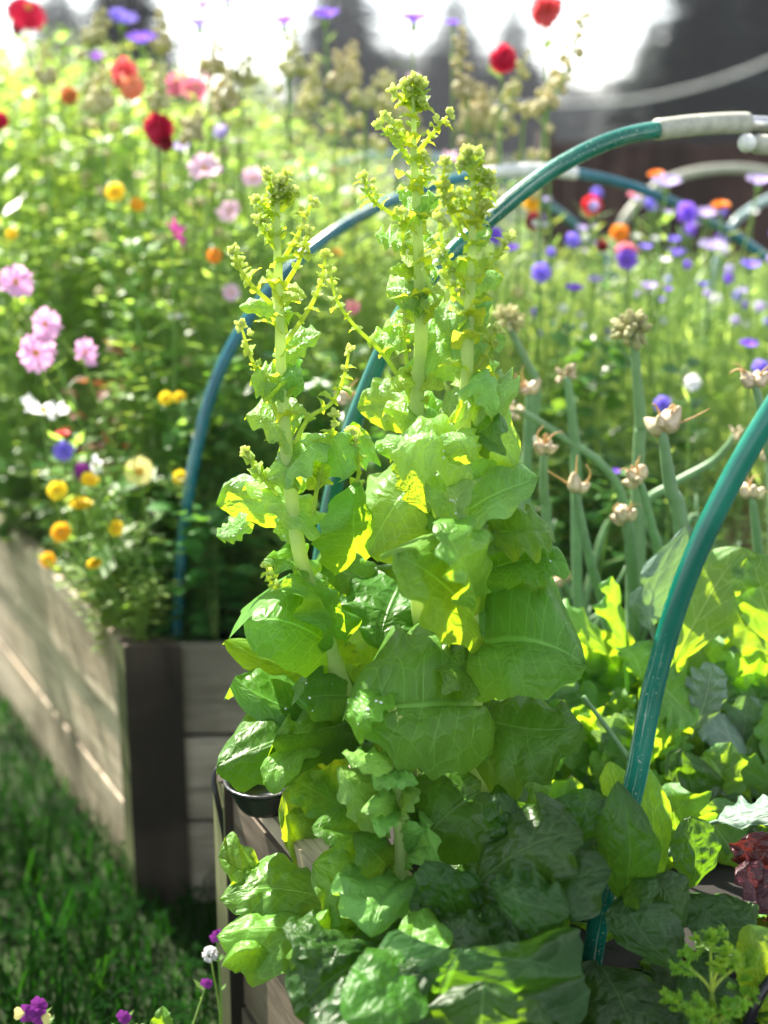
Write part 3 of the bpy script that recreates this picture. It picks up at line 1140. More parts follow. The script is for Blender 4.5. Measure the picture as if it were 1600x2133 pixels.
def plant_root(px, py, Y, label, name='bolting_lettuce', cat='lettuce', group=None):
    p = P(px, py, Y)
    return thing(name, label, cat, (p.x, p.y, SOIL), group)


M['water'] = simple('water_drop', (0.75, 0.8, 0.78), 0.06, 0.0, 0.8)
# ---- left bolting lettuce
Y = 1.66
g = 'bolting lettuces in flower bud'
S1 = plant_root(790, 1850, Y, 'left bolting lettuce, its budding stem rising in front of the blue hose hoop', group=g)
_, cur = stem(S1, Y, [(795, 1880), (760, 1640), (715, 1440), (690, 1365), (650, 1240), (622, 1140), (600, 970), (587, 800), (583, 650), (578, 520), (577, 430), (577, 375)],
              [0.0135, 0.0125, 0.0115, 0.0108, 0.0098, 0.009, 0.0082, 0.0070, 0.0062, 0.0050, 0.0035, 0.002])
h = lambda *a, **k: hero(S1, Y, k.pop('mat', 'lettuce'), *a, **k)
h((690, 1350, 0), (610, 1300, -5), (514, 1292, -5), (600, 1192, 6), (592, 1384, -6), ruf=.10, puck=.08)
h((690, 1330, -1), (672, 1262, -2), (600, 1195, -4), (712, 1250, 1), (622, 1268, -5))
h((650, 1205, 2), (605, 1172, 0), (552, 1165, -2), (612, 1132, 5), (620, 1203, -3))
h((680, 1395, 3), (590, 1385, 2), (468, 1335, 0), (570, 1340, 6), (572, 1425, 1), ruf=.12)
h((735, 1495, 0), (600, 1475, -3), (488, 1412, -2), (560, 1425, 5), (605, 1545, -5), ruf=.10, mat='lettuce_dark', puck=.08)
h((720, 1500, -2), (565, 1548, -6), (451, 1598, -8), (530, 1478, 1), (560, 1636, -7), ruf=.12, mat='lettuce_dark', puck=.09)
h((650, 1545, -5), (590, 1580, -9), (570, 1648, -11), (545, 1590, -9), (622, 1600, -10), mat='lettuce')
h((745, 1500, -2), (660, 1522, -7), (575, 1530, -9), (650, 1468, 2), (672, 1572, -6), mat='lettuce_dark', roll=.5)
h((725, 1530, 3), (660, 1562, 3), (602, 1590, 2), (640, 1535, 5), (690, 1608, 2))
h((730, 1450, -1), (670, 1450, -5), (622, 1455, -7), (655, 1385, 0), (692, 1508, -6), mat='lettuce_dark', puck=.09)
h((720, 1380, 3), (700, 1345, 2), (690, 1300, 3), (668, 1330, 2), (745, 1345, 4), ruf=.2, rf=5)
h((605, 1070, 2), (515, 1040, 3), (450, 1050, 2), (500, 985, 4), (525, 1092, 3), puck=.03)
h((655, 1095, -1), (590, 1045, -4), (512, 1005, -2), (612, 1012, 1), (575, 1075, -5), puck=.03)
h((512, 1085, 1), (478, 1105, -1), (450, 1116, -2), (470, 1083, 1), (487, 1127, -2))
h((612, 990, -2), (600, 978, -5), (556, 1000, -5), (582, 945, -2), (605, 1018, -6), roll=.3)
h((605, 975, -2), (650, 928, -5), (705, 912, -4), (625, 930, 2), (660, 965, -7))
h((690, 912, -3), (715, 945, -6), (728, 995, -7), (742, 935, -1), (690, 970, -5))
h((592, 905, -2), (555, 868, -4), (512, 865, -4), (560, 835, 2), (558, 910, -5))
h((592, 905, 2), (615, 870, 3), (634, 862, 3), (602, 826, 5), (610, 912, 1))
h((583, 800, -2), (552, 795, -5), (523, 785, -5), (555, 762, 0), (550, 832, -5))
h((583, 798, -3), (610, 782, -5), (634, 812, -4), (602, 757, 1), (588, 830, -4))
h((590, 738, 0), (630, 715, -2), (670, 694, -2), (622, 688, 2), (625, 750, -3))
h((588, 740, 1), (605, 750, 1), (625, 770, 0), (622, 742, 3), (595, 772, 0))
h((742, 1150, 1), (735, 1080, -2), (745, 998, 0), (658, 1112, -3), (765, 1080, 3), puck=.09, ruf=.1)
h((605, 1070, 0), (593, 1098, -1), (582, 1120, -1), (573, 1085, 1), (612, 1133, -2))
h((580, 655, -1), (560, 640, -3), (498, 640, -3), (535, 622, -1), (545, 660, -3))
h((585, 660, -1), (592, 650, -3), (600, 680, -3), (605, 640, -1), (580, 680, -3))
h((580, 600, 0), (565, 600, -2), (555, 575, -2), (560, 562, 0), (580, 635, -3), mat='bract')
h((585, 610, 0), (615, 605, -1), (640, 620, -2), (612, 590, 2), (600, 630, -3), mat='bract')
h((590, 985, 3), (620, 1010, 4), (640, 1015, 3), (625, 985, 5), (612, 1030, 3))
h((670, 1000, 2), (665, 985, 0), (640, 1020, 0), (640, 985, 2), (690, 1010, 0), mat='bract')
h((700, 970, 2), (670, 975, 1), (635, 958, 0), (665, 955, 3), (668, 995, 0), mat='bract')
stem_bracts(S1, cur, 0.55, 0.95, 17, 0.040, 3)
for s_ in ([(578, 470), (560, 440), (536, 418)], [(575, 520), (555, 490), (540, 460)], [(580, 430), (566, 400), (560, 366)], [(582, 430), (595, 400), (598, 368)],
           [(585, 440), (602, 420), (606, 398)], [(580, 420), (578, 395), (576, 380)], [(580, 450), (570, 420), (578, 408)], [(590, 540), (620, 490), (648, 425)], [(590, 600), (625, 540), (640, 485)],
           [(585, 650), (530, 600), (500, 560), (490, 525)], [(590, 720), (640, 650), (668, 590), (678, 532)],
           [(592, 900), (560, 820), (525, 750), (503, 682)], [(605, 950), (640, 875), (690, 840), (715, 790), (727, 735)], [(620, 1080), (560, 1010), (530, 975), (512, 942)],
           [(650, 1090), (660, 1020), (675, 960), (692, 905), (697, 868)], [(700, 1100), (745, 1000), (742, 940), (735, 900)], [(640, 1260), (590, 1235), (565, 1215), (556, 1182)]):
    shoot(S1, Y, s_, bract=4 if len(s_) < 4 else 6)

# ---- centre bolting lettuce (tallest)
Y = 1.72
S2 = plant_root(905, 1850, Y, 'tallest bolting lettuce, in the middle, its bud tip against the dark trees', group=g)
_, cur = stem(S2, Y, [(905, 1850), (885, 1500), (872, 1200), (862, 1000), (868, 850), (877, 700), (873, 560), (868, 430), (862, 330), (862, 240), (858, 180)],
              [0.0135, 0.012, 0.0105, 0.0098, 0.0088, 0.0080, 0.0070, 0.0058, 0.0042, 0.003, 0.0016])
h = lambda *a, **k: hero(S2, Y, k.pop('mat', 'lettuce'), *a, **k)
h((875, 615, -2), (838, 602, -4), (804, 603, -3), (830, 572, 1), (845, 640, -5), puck=.03)
h((872, 622, -2), (885, 607, -5), (904, 588, -3), (880, 576, 0), (872, 642, -6), puck=.03)
h((875, 632, 0), (895, 622, 1), (929, 605, 0), (902, 590, 3), (900, 642, -2))
h((866, 447, -2), (890, 432, -5), (921, 408, -4), (892, 410, 0), (882, 455, -5))
h((864, 440, 0), (848, 412, -1), (828, 396, -1), (856, 398, 1), (840, 425, -2))
h((842, 500, 0), (812, 498, -3), (781, 486, -3), (812, 480, 1), (805, 516, -4))
h((872, 520, 1), (885, 500, 0), (905, 492, 0), (892, 485, 2), (885, 522, -1))
h((880, 692, 1), (912, 685, 0), (952, 662, 0), (908, 653, 4), (905, 725, -2))
h((872, 690, 1), (838, 675, -1), (798, 680, -2), (840, 650, 3), (835, 702, -3))
h((830, 700, 0), (800, 705, -1), (772, 700, -2), (798, 682, 2), (800, 730, -3))
h((858, 865, 2), (800, 842, 3), (744, 850, 3), (792, 786, 5), (808, 900, 2), puck=.03)
h((880, 882, -2), (845, 862, -5), (800, 848, -3), (850, 832, 0), (870, 892, -6))
h((880, 742, 0), (930, 735, -3), (965, 795, -4), (935, 730, 4), (905, 775, -5), roll=.3)
h((880, 1000, -3), (818, 1060, -8), (768, 1155, -9), (742, 1020, 0), (905, 1125, -8), puck=.10, p2=.3, ruf=.10)
h((850, 955, -5), (866, 1010, -9), (892, 1070, -9), (908, 1005, -4), (835, 1025, -8))
h((800, 1240, 4), (735, 1192, 3), (670, 1172, 2), (745, 1148, 5), (720, 1240, 1), mat='lettuce_dark')
h((832, 1222, 3), (805, 1285, -1), (790, 1350, -3), (702, 1262, 0), (928, 1298, 0), mat='lettuce_dark', puck=.08)
h((850, 930, 3), (815, 925, 3), (778, 935, 3), (810, 902, 5), (832, 962, 2))
h((770, 960, 2), (745, 915, 1), (735, 878, 1), (722, 922, 2), (768, 905, 2))
h((862, 1020, 3), (905, 985, 2), (940, 960, 1), (905, 950, 4), (920, 1020, 0))
h((862, 840, 1), (900, 850, -2), (925, 880, -3), (918, 830, 1), (880, 880, -4))
h((868, 800, 0), (900, 790, -2), (925, 810, -3), (910, 775, 1), (890, 815, -3), mat='bract')
h((860, 780, 0), (835, 790, -2), (812, 815, -2), (830, 770, 1), (850, 812, -3), mat='bract')
h((868, 560, 0), (850, 565, -1), (812, 560, -1), (842, 550, 1), (845, 580, -2), mat='bract')
h((878, 580, 0), (895, 565, 0), (915, 570, -1), (895, 545, 1), (900, 585, -2), mat='lettuce')
for i in range(9):
    a = 0.6 + i * 0.9
    xx, yy = 850 + 60 * math.sin(a * 2.1), 1080 + i * 62
    h((875, yy + 60, 4), (xx, yy + 20, 6), (xx + 70 * math.sin(a * 3), yy - 20, 6), (xx - 50, yy - 30, 8), (xx + 30, yy + 90, 5), mat='lettuce' if i % 2 else 'lettuce_dark')
rnd = random.Random(501)
for i in range(20):
    x, y = rnd.uniform(660, 1060), rnd.uniform(1180, 1740)
    x += (850 - x) * max(0, (1300 - y) / 500)
    a = math.copysign(rnd.uniform(.5, 1.7), x - 860)
    L = rnd.uniform(100, 170)
    dx, dy = math.sin(a) * L, -math.cos(a) * L * .5 + 25
    w = L * rnd.uniform(.4, .55)
    d0 = rnd.uniform(3, 12)
    h((x, y, d0), (x + dx * .55, y + dy * .8 - 15, d0 - 2), (x + dx, y + dy + 20, d0 - 4), (x + dx * .55 - w * .35, y + dy - w * .8, d0 + 4), (x + dx * .55 + w * .35, y + dy + w * .8, d0 - 5), mat=rnd.choice(['lettuce', 'lettuce_dark']), nu=20, nh=6)
stem_bracts(S2, cur, 0.52, 0.95, 20, 0.042, 5)
for s_ in ([(860, 230), (842, 212), (820, 190)], [(864, 230), (875, 205), (882, 178)], [(862, 240), (870, 226), (875, 212)], [(860, 225), (850, 200), (845, 178)], [(860, 215), (862, 190), (864, 168)], [(855, 335), (830, 300), (794, 264)],
           [(852, 300), (830, 272), (806, 245)], [(868, 320), (900, 280), (932, 242)], [(866, 480), (808, 440), (772, 412), (758, 372)], [(868, 650), (846, 560), (840, 500), (836, 445)],
           [(858, 900), (850, 780), (842, 700), (842, 638)], [(880, 900), (872, 830), (868, 785)], [(858, 830), (800, 740), (740, 680), (702, 625), (688, 568)], [(868, 400), (885, 370), (882, 328)]):
    shoot(S2, Y, s_, bract=4 if len(s_) < 4 else 7)
_, cur = stem(S2, Y, [(880, 560, -3), (920, 640, 2), (945, 600, 2), (970, 560, 0)], [0.002, 0.0025, 0.002, 0.0015], name='side_stem')

# ---- right bolting lettuce
Y = 1.60
S3 = plant_root(990, 1900, Y, 'right bolting lettuce with the broadest leaves, just left of the scratched teal hoop', group=g)
_, cur = stem(S3, Y, [(985, 1930), (1000, 1650), (985, 1450), (977, 1200), (963, 980), (970, 840), (976, 680), (982, 560), (984, 470), (986, 390), (985, 335)],
              [0.0135, 0.012, 0.0100, 0.0088, 0.0082, 0.0078, 0.0066, 0.0056, 0.0045, 0.0032, 0.0018])
h = lambda *a, **k: hero(S3, Y, k.pop('mat', 'lettuce'), *a, **k)
h((966, 1072, -2), (1045, 1025, -5), (1123, 998, -4), (1052, 978, 3), (1060, 1073, -7), puck=.05, ruf=.1)
h((966, 1035, -3), (925, 1025, -6), (887, 1008, -5), (922, 990, 0), (918, 1078, -6))
h((968, 1065, -6), (950, 1045, -9), (985, 1000, -8), (935, 1010, -5), (960, 1075, -10))
h((986, 1285, -2), (908, 1205, -8), (823, 1155, -9), (938, 1110, 3), (898, 1300, -9), puck=.10, p2=.3, ruf=.12)
h((986, 1245, -5), (958, 1162, -9), (910, 1088, -7), (990, 1095, -4), (930, 1195, -11))
h((985, 1278, 0), (1035, 1245, 1), (1080, 1255, 1), (1030, 1197, 5), (1030, 1306, -1))
h((1005, 1110, 2), (1088, 1112, -2), (1153, 1108, -1), (1060, 1065, 5), (1125, 1160, -5), puck=.09)
h((1010, 1192, 1), (1100, 1168, -1), (1183, 1175, -2), (1112, 1125, 5), (1130, 1203, -3))
h((992, 1235, 3), (1045, 1195, 4), (1083, 1180, 4), (1030, 1155, 6), (1068, 1242, 3))
h((985, 1100, -3), (1025, 1122, -5), (1068, 1132, -5), (1022, 1102, 0), (1010, 1148, -4), roll=.4)
h((988, 1350, 0), (1110, 1338, -5), (1222, 1388, -5), (1122, 1190, 8), (1088, 1460, -7), puck=.10, p2=.3, bulge=.25, ruf=.10, roll=.1)
h((985, 1470, -2), (865, 1472, -7), (722, 1482, -7), (835, 1318, 6), (890, 1612, -9), puck=.11, p2=.3, bulge=.30, ruf=.09, roll=.1, nu=34, nh=12)
h((800, 1450, -7), (755, 1480, -10), (742, 1540, -10), (728, 1465, -7), (785, 1500, -11))
h((985, 1400, -1), (935, 1390, -4), (878, 1372, -4), (940, 1335, -1), (950, 1450, -6))
h((1008, 1495, 0), (1105, 1520, -4), (1215, 1512, -4), (1125, 1448, 2), (1080, 1628, -7), mat='lettuce_dark', puck=.08)
h((1000, 1650, -2), (938, 1690, -7), (885, 1750, -8), (866, 1615, -4), (1030, 1785, -7), mat='lettuce_dark', puck=.09, ruf=.1)
h((1000, 1655, 0), (1045, 1655, -2), (1092, 1640, -2), (1045, 1598, 3), (1050, 1715, -4), mat='lettuce_dark')
h((962, 938, -2), (888, 905, -6), (813, 945, -6), (890, 888, 1), (878, 988, -8))
h((950, 900, -4), (966, 922, -9), (985, 962, -8), (1008, 918, -5), (928, 950, -7))
h((968, 915, 2), (1030, 908, 2), (1078, 975, 2), (1066, 845, 4), (1035, 962, 1), puck=.03)
h((968, 905, 0), (1000, 900, -1), (1040, 860, -1), (990, 858, 2), (1030, 930, -4), mat='lettuce_dark')
h((972, 832, -2), (1030, 803, -3), (1082, 810, -2), (1060, 775, 2), (1030, 860, -5), puck=.04)
h((972, 805, -4), (1000, 795, -7), (1037, 858, -8), (1018, 795, -2), (985, 835, -8), roll=.2)
h((972, 722, 1), (945, 712, 0), (920, 718, -1), (945, 696, 3), (945, 745, -2))
h((976, 726, 0), (1012, 712, -1), (1053, 708, -1), (1012, 693, 4), (1010, 745, -3))
h((975, 745, 2), (1008, 760, 2), (1028, 790, 2), (1028, 745, 4), (990, 785, 2))
h((972, 652, -1), (940, 655, -3), (903, 650, -3), (940, 628, 1), (930, 692, -4))
h((976, 650, -1), (995, 650, -2), (1014, 668, -1), (998, 622, 3), (985, 692, -3))
h((980, 592, 0), (1015, 576, -1), (1050, 575, 0), (1016, 558, 2), (1020, 606, -2))
h((984, 500, 0), (1005, 492, -1), (1027, 480, -1), (1005, 474, 1), (1008, 512, -2))
h((965, 1000, 3), (1010, 960, 3), (1035, 925, 3), (985, 945, 5), (1030, 985, 2))
h((968, 850, 2), (938, 835, 1), (915, 860, 0), (945, 808, 3), (930, 870, -1))
h((968, 870, -1), (955, 850, -4), (945, 880, -4), (970, 825, -2), (935, 880, -3), mat='bract')
h((975, 1160, 3), (920, 1110, 4), (900, 1060, 4), (880, 1110, 5), (950, 1080, 4))
h((985, 1330, 4), (1040, 1320, 5), (1090, 1300, 5), (1050, 1270, 7), (1060, 1370, 3))
h((1000, 1560, 4), (1080, 1600, 5), (1150, 1640, 4), (1110, 1560, 7), (1080, 1680, 2))
h((995, 1560, 3), (940, 1580, 4), (870, 1600, 4), (930, 1520, 6), (940, 1650, 2), mat='lettuce_dark')
h((1000, 1720, 2), (1040, 1770, 0), (1100, 1800, 0), (1080, 1720, 3), (1030, 1830, -3), mat='lettuce_dark', puck=.1)
h((990, 1760, 0), (930, 1800, -3), (880, 1860, -4), (900, 1750, 0), (980, 1870, -5), mat='lettuce_dark', puck=.1)
stem_bracts(S3, cur, 0.52, 0.95, 20, 0.042, 9)
for s_ in ([(985, 370), (970, 345), (962, 342)], [(986, 370), (975, 335), (972, 318)], [(986, 370), (990, 340), (994, 318)], [(988, 380), (1008, 365), (1016, 370)], [(986, 430), (1004, 408), (1019, 385)],
           [(976, 470), (942, 430), (925, 380), (926, 342)], [(972, 500), (940, 445), (922, 388)], [(972, 600), (945, 560), (925, 520), (915, 460)], [(972, 640), (938, 600), (918, 530)],
           [(982, 590), (1030, 540), (1062, 496)], [(976, 790), (1010, 740), (1035, 690)], [(985, 420), (1000, 440), (1008, 430)], [(985, 450), (965, 430), (958, 408)], [(985, 490), (1000, 465), (1010, 440)]):
    shoot(S3, Y, s_, bract=4 if len(s_) < 4 else 6)

# ---- pale young plant in front
Y = 1.49
S4 = plant_root(850, 1980, Y, 'pale young lettuce with frilled leaves, lowest and nearest of the bolting ones')
stem(S4, Y, [(850, 2000), (838, 1840), (832, 1720), (826, 1600), (815, 1520), (810, 1470)], [0.010, 0.008, 0.0065, 0.005, 0.003, 0.0015], 'lettuce_stem')
h = lambda *a, **k: hero(S4, Y, k.pop('mat', 'lettuce_pale'), *a, ser=k.pop('ser', .03), ruf=k.pop('ruf', .13), rf=k.pop('rf', 4.5), **k)
h((826, 1592, 0), (780, 1590, -3), (712, 1568, -3), (770, 1568, 1), (770, 1615, -4))
h((826, 1628, 0), (838, 1620, -3), (872, 1632, -3), (845, 1602, 0), (820, 1645, -4))
h((826, 1600, 0), (800, 1620, -3), (780, 1645, -3), (780, 1605, -1), (825, 1640, -4))
h((802, 1695, 0), (750, 1650, -2), (702, 1598, -1), (782, 1615, 2), (728, 1705, -3))
h((832, 1695, 0), (800, 1676, -4), (753, 1688, -5), (800, 1645, 1), (790, 1702, -5))
h((832, 1692, 0), (850, 1672, -3), (876, 1650, -3), (850, 1640, 1), (852, 1700, -5))
h((832, 1690, -2), (800, 1715, -5), (790, 1745, -6), (775, 1700, -4), (815, 1730, -6))
h((838, 1790, 0), (885, 1762, -3), (915, 1795, -6), (885, 1690, 1), (905, 1800, -6), ruf=.2)
h((838, 1790, 0), (860, 1745, -2), (850, 1710, -2), (825, 1740, 0), (900, 1740, -2))
h((848, 1832, 0), (800, 1872, -6), (772, 1955, -9), (690, 1838, -5), (898, 1862, -4), ruf=.12, puck=.07, nu=32, nh=11)
h((850, 1900, 0), (842, 1975, -6), (838, 2040, -10), (800, 1975, -6), (880, 1975, -7), ruf=.2)
h((885, 1905, 0), (935, 1940, -4), (942, 2010, -8), (868, 1965, -6), (1008, 1925, -3), ruf=.25, rf=3)
h((838, 1880, 2), (790, 1940, -3), (740, 1930, -6), (800, 1900, 0), (770, 1960, -6))
h((826, 1640, 1), (850, 1690, 3), (870, 1720, 3), (885, 1660, 5), (830, 1730, 2))
h((757, 1732, 0), (702, 1732, -3), (652, 1722, -4), (712, 1676, 1), (702, 1770, -5), mat='lettuce_dark', ser=0.0, ruf=.06)
h((805, 1805, -1), (777, 1775, -4), (742, 1738, -3), (795, 1738, 0), (752, 1815, -5), mat='lettuce_dark', ser=0.0, ruf=.06)
for s_ in ([(826, 1600), (820, 1540), (812, 1480)],):
    shoot(S4, Y, s_, n=6, bract=6)

# ---- heads of lettuce low in the bed
Y = 1.50
S5 = plant_root(760, 2010, Y, 'crinkled lettuce whose yellow lit leaves hang over the left edge of the front bed', 'lettuce')
h = lambda *a, **k: hero(S5, Y, k.pop('mat', 'romaine'), *a, **dict(dict(puck=.12, ruf=.12, prof='spat', nu=34, nh=11), **k))
h((570, 1870, 3), (505, 1812, 2), (455, 1785, 2), (498, 1745, 5), (508, 1865, 0))
h((760, 1900, 2), (590, 1852, 0), (458, 1872, -1), (600, 1785, 5), (600, 1925, -3), puck=.16)
h((740, 1970, 0), (590, 1932, -5), (450, 1952, -5), (600, 1885, 1), (595, 2048, -8), ruf=.16, rf=2.5)
h((600, 2015, -5), (530, 1975, -8), (470, 2002, -8), (520, 1950, -4), (530, 2018, -8), roll=.4)
h((710, 1960, -4), (650, 1942, -8), (598, 1992, -9), (685, 1888, -5), (635, 1980, -10), mat='lettuce')
h = lambda *a, **k: hero(S5, 1.38, k.pop('mat', 'romaine'), *a, **dict(dict(puck=.12, ruf=.12, prof='spat', nu=34, nh=11), **k))
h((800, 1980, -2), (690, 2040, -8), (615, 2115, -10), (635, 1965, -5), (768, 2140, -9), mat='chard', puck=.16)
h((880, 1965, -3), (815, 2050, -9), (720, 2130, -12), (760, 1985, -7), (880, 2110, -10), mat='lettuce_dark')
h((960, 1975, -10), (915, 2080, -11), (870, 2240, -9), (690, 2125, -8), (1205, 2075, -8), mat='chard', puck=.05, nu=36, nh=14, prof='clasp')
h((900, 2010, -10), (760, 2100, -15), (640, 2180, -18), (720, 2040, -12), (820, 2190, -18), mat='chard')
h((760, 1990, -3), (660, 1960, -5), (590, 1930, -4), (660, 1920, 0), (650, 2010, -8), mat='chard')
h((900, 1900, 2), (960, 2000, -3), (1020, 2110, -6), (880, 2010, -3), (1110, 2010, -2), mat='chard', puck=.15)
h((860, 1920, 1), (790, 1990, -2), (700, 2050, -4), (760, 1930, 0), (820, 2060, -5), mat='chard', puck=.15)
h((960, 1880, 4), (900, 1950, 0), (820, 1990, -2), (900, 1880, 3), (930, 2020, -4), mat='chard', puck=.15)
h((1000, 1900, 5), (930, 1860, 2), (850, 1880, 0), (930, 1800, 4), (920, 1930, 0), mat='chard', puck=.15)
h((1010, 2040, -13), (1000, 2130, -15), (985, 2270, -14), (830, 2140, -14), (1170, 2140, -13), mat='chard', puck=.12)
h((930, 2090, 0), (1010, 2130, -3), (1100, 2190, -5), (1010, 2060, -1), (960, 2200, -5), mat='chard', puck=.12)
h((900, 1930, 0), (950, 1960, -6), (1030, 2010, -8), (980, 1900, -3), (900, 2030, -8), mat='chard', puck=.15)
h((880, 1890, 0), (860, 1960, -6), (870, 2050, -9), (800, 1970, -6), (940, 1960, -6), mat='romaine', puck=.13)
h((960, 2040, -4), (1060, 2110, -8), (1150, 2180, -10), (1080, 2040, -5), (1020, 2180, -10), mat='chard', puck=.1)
h = lambda *a, **k: hero(S5, 1.45, k.pop('mat', 'romaine'), *a, **dict(dict(puck=.13, ruf=.13, prof='spat', nu=34, nh=11), **k))
h((820, 1910, 0), (730, 1850, -1), (650, 1800, 0), (755, 1770, 3), (705, 1935, -4))
h((830, 1960, 0), (760, 1950, -3), (680, 1915, -3), (770, 1880, 1), (750, 2020, -6))
h((820, 1860, 4), (760, 1800, 4), (700, 1740, 4), (800, 1740, 5), (710, 1830, 3), mat='lettuce_dark')
h((840, 1960, -3), (780, 2010, -7), (700, 2020, -8), (790, 1950, -5), (760, 2080, -9))
S5b = plant_root(700, 1800, 1.62, 'bright yellow green lettuce lit from behind beside the bowl', 'lettuce')
h = lambda *a, **k: hero(S5b, 1.60, k.pop('mat', 'romaine'), *a, **dict(dict(puck=.12, ruf=.14, prof='spat'), **k))
h((760, 1830, 2), (670, 1720, 2), (590, 1650, 1), (720, 1620, 4), (625, 1800, 0))
h((750, 1840, 1), (650, 1780, 0), (595, 1700, 0), (690, 1700, 3), (640, 1840, -2))
h((740, 1850, 4), (720, 1740, 5), (690, 1610, 5), (660, 1700, 6), (790, 1720, 6))
h((740, 1700, 2), (660, 1650, 1), (600, 1620, 0), (660, 1595, 4), (640, 1700, -1))
h((760, 1850, 0), (700, 1830, -2), (640, 1850, -3), (690, 1790, 1), (700, 1880, -4))

# ---- dark crinkled plants (chard) to the right
Y = 1.46
g2 = 'dark crinkled greens at the front'
S6 = plant_root(1090, 1950, 1.42, 'dark crinkled green plant filling the shade between lettuce and hoop', 'leaf_vegetable', 'greens')
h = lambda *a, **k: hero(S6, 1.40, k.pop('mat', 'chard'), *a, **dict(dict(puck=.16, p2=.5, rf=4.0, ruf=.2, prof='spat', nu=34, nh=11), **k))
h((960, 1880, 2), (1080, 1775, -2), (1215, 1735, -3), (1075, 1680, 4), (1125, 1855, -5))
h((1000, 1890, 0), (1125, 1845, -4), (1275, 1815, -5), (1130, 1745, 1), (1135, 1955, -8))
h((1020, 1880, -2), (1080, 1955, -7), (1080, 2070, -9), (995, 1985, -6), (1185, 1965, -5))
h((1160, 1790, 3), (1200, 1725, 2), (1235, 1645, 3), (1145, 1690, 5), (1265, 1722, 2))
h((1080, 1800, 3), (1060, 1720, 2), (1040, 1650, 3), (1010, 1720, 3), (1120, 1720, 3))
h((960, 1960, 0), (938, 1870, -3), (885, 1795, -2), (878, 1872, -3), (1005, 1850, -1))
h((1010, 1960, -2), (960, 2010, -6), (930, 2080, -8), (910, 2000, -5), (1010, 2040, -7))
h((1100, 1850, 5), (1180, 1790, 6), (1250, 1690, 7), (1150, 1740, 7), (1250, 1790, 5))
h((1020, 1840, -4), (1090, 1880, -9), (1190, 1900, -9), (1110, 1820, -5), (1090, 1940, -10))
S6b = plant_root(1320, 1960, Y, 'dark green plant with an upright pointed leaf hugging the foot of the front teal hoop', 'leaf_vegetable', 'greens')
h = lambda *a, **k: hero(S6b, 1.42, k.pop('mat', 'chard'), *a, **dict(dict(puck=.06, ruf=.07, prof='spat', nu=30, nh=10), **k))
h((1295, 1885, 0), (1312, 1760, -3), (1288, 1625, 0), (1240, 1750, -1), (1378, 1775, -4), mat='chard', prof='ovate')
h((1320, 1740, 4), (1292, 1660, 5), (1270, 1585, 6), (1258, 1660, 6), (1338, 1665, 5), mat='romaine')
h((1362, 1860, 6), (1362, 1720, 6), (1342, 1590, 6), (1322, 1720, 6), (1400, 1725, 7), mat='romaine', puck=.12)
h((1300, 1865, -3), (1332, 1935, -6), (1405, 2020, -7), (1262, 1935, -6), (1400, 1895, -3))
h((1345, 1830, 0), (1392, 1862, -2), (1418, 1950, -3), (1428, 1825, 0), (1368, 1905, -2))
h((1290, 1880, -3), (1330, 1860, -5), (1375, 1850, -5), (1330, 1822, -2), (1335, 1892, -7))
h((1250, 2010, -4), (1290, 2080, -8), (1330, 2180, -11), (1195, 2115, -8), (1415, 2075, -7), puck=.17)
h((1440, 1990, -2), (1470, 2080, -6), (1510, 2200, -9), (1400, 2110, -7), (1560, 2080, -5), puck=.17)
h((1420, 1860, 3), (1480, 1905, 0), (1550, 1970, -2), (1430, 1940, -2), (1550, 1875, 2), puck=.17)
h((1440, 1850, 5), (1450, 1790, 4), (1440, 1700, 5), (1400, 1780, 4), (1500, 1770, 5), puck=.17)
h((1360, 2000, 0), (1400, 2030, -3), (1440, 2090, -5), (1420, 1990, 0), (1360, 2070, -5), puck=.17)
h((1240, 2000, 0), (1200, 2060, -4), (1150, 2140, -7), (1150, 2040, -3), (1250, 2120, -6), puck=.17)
S6c = plant_root(1620, 2200, 1.36, 'light green broad leaf standing at the lower right edge', 'leaf_vegetable', 'greens')
hero(S6c, 1.36, 'lettuce', (1600, 2200, 0), (1580, 2040, -1), (1560, 1925, 0), (1535, 2030, 0), (1660, 2020, 0), prof='spat')
hero(S6c, 1.36, 'lettuce', (1590, 2220, 0), (1560, 2150, -1), (1500, 2110, -1), (1540, 2110, 1), (1560, 2200, -3), prof='spat')

# ---- kale / turnip greens at right
Y = 1.86
g3 = 'lobed kale plants at right'
S7 = plant_root(1400, 1700, 1.86, 'lobed kale plant lit yellow green directly behind the front teal hoop', 'kale_plant', 'kale', g3)
h = lambda *a, **k: hero(S7, Y, k.pop('mat', 'kale'), *a, **dict(dict(puck=.05, ruf=.13, rf=4, prof='kale', lob=.26, bulge=.1, nu=40, nh=9), **k))
K0 = (1400, 1690, 0)
h((1385, 1430, 0), (1462, 1270, 0), (1548, 1140, 2), (1375, 1225, 3), (1560, 1262, 0), petiole=[K0, (1388, 1550, 0)], lob=.2)
h((1362, 1400, -3), (1405, 1455, -4), (1455, 1500, -5), (1440, 1370, -2), (1372, 1545, -6), lob=.45)
h((1362, 1340, 2), (1362, 1230, 1), (1430, 1095, 3), (1310, 1240, 1), (1430, 1200, 3), mat='kale_blue', petiole=[K0, (1370, 1500, 2)])
h((1305, 1400, 3), (1290, 1290, 3), (1275, 1200, 3), (1228, 1275, 3), (1306, 1275, 5), lob=.5, petiole=[(1330, 1690, 3), (1312, 1520, 3)])
h((1340, 1440, -1), (1325, 1375, -1), (1295, 1350, -1), (1285, 1368, -1), (1372, 1342, 1))
h((1440, 1540, -4), (1470, 1455, -5), (1482, 1380, -5), (1425, 1425, -4), (1520, 1455, -5), mat='kale_blue', ruf=.25, rf=6)
h((1390, 1650, -4), (1405, 1580, -4), (1425, 1530, -4), (1375, 1580, -4), (1440, 1575, -4), lob=.5)
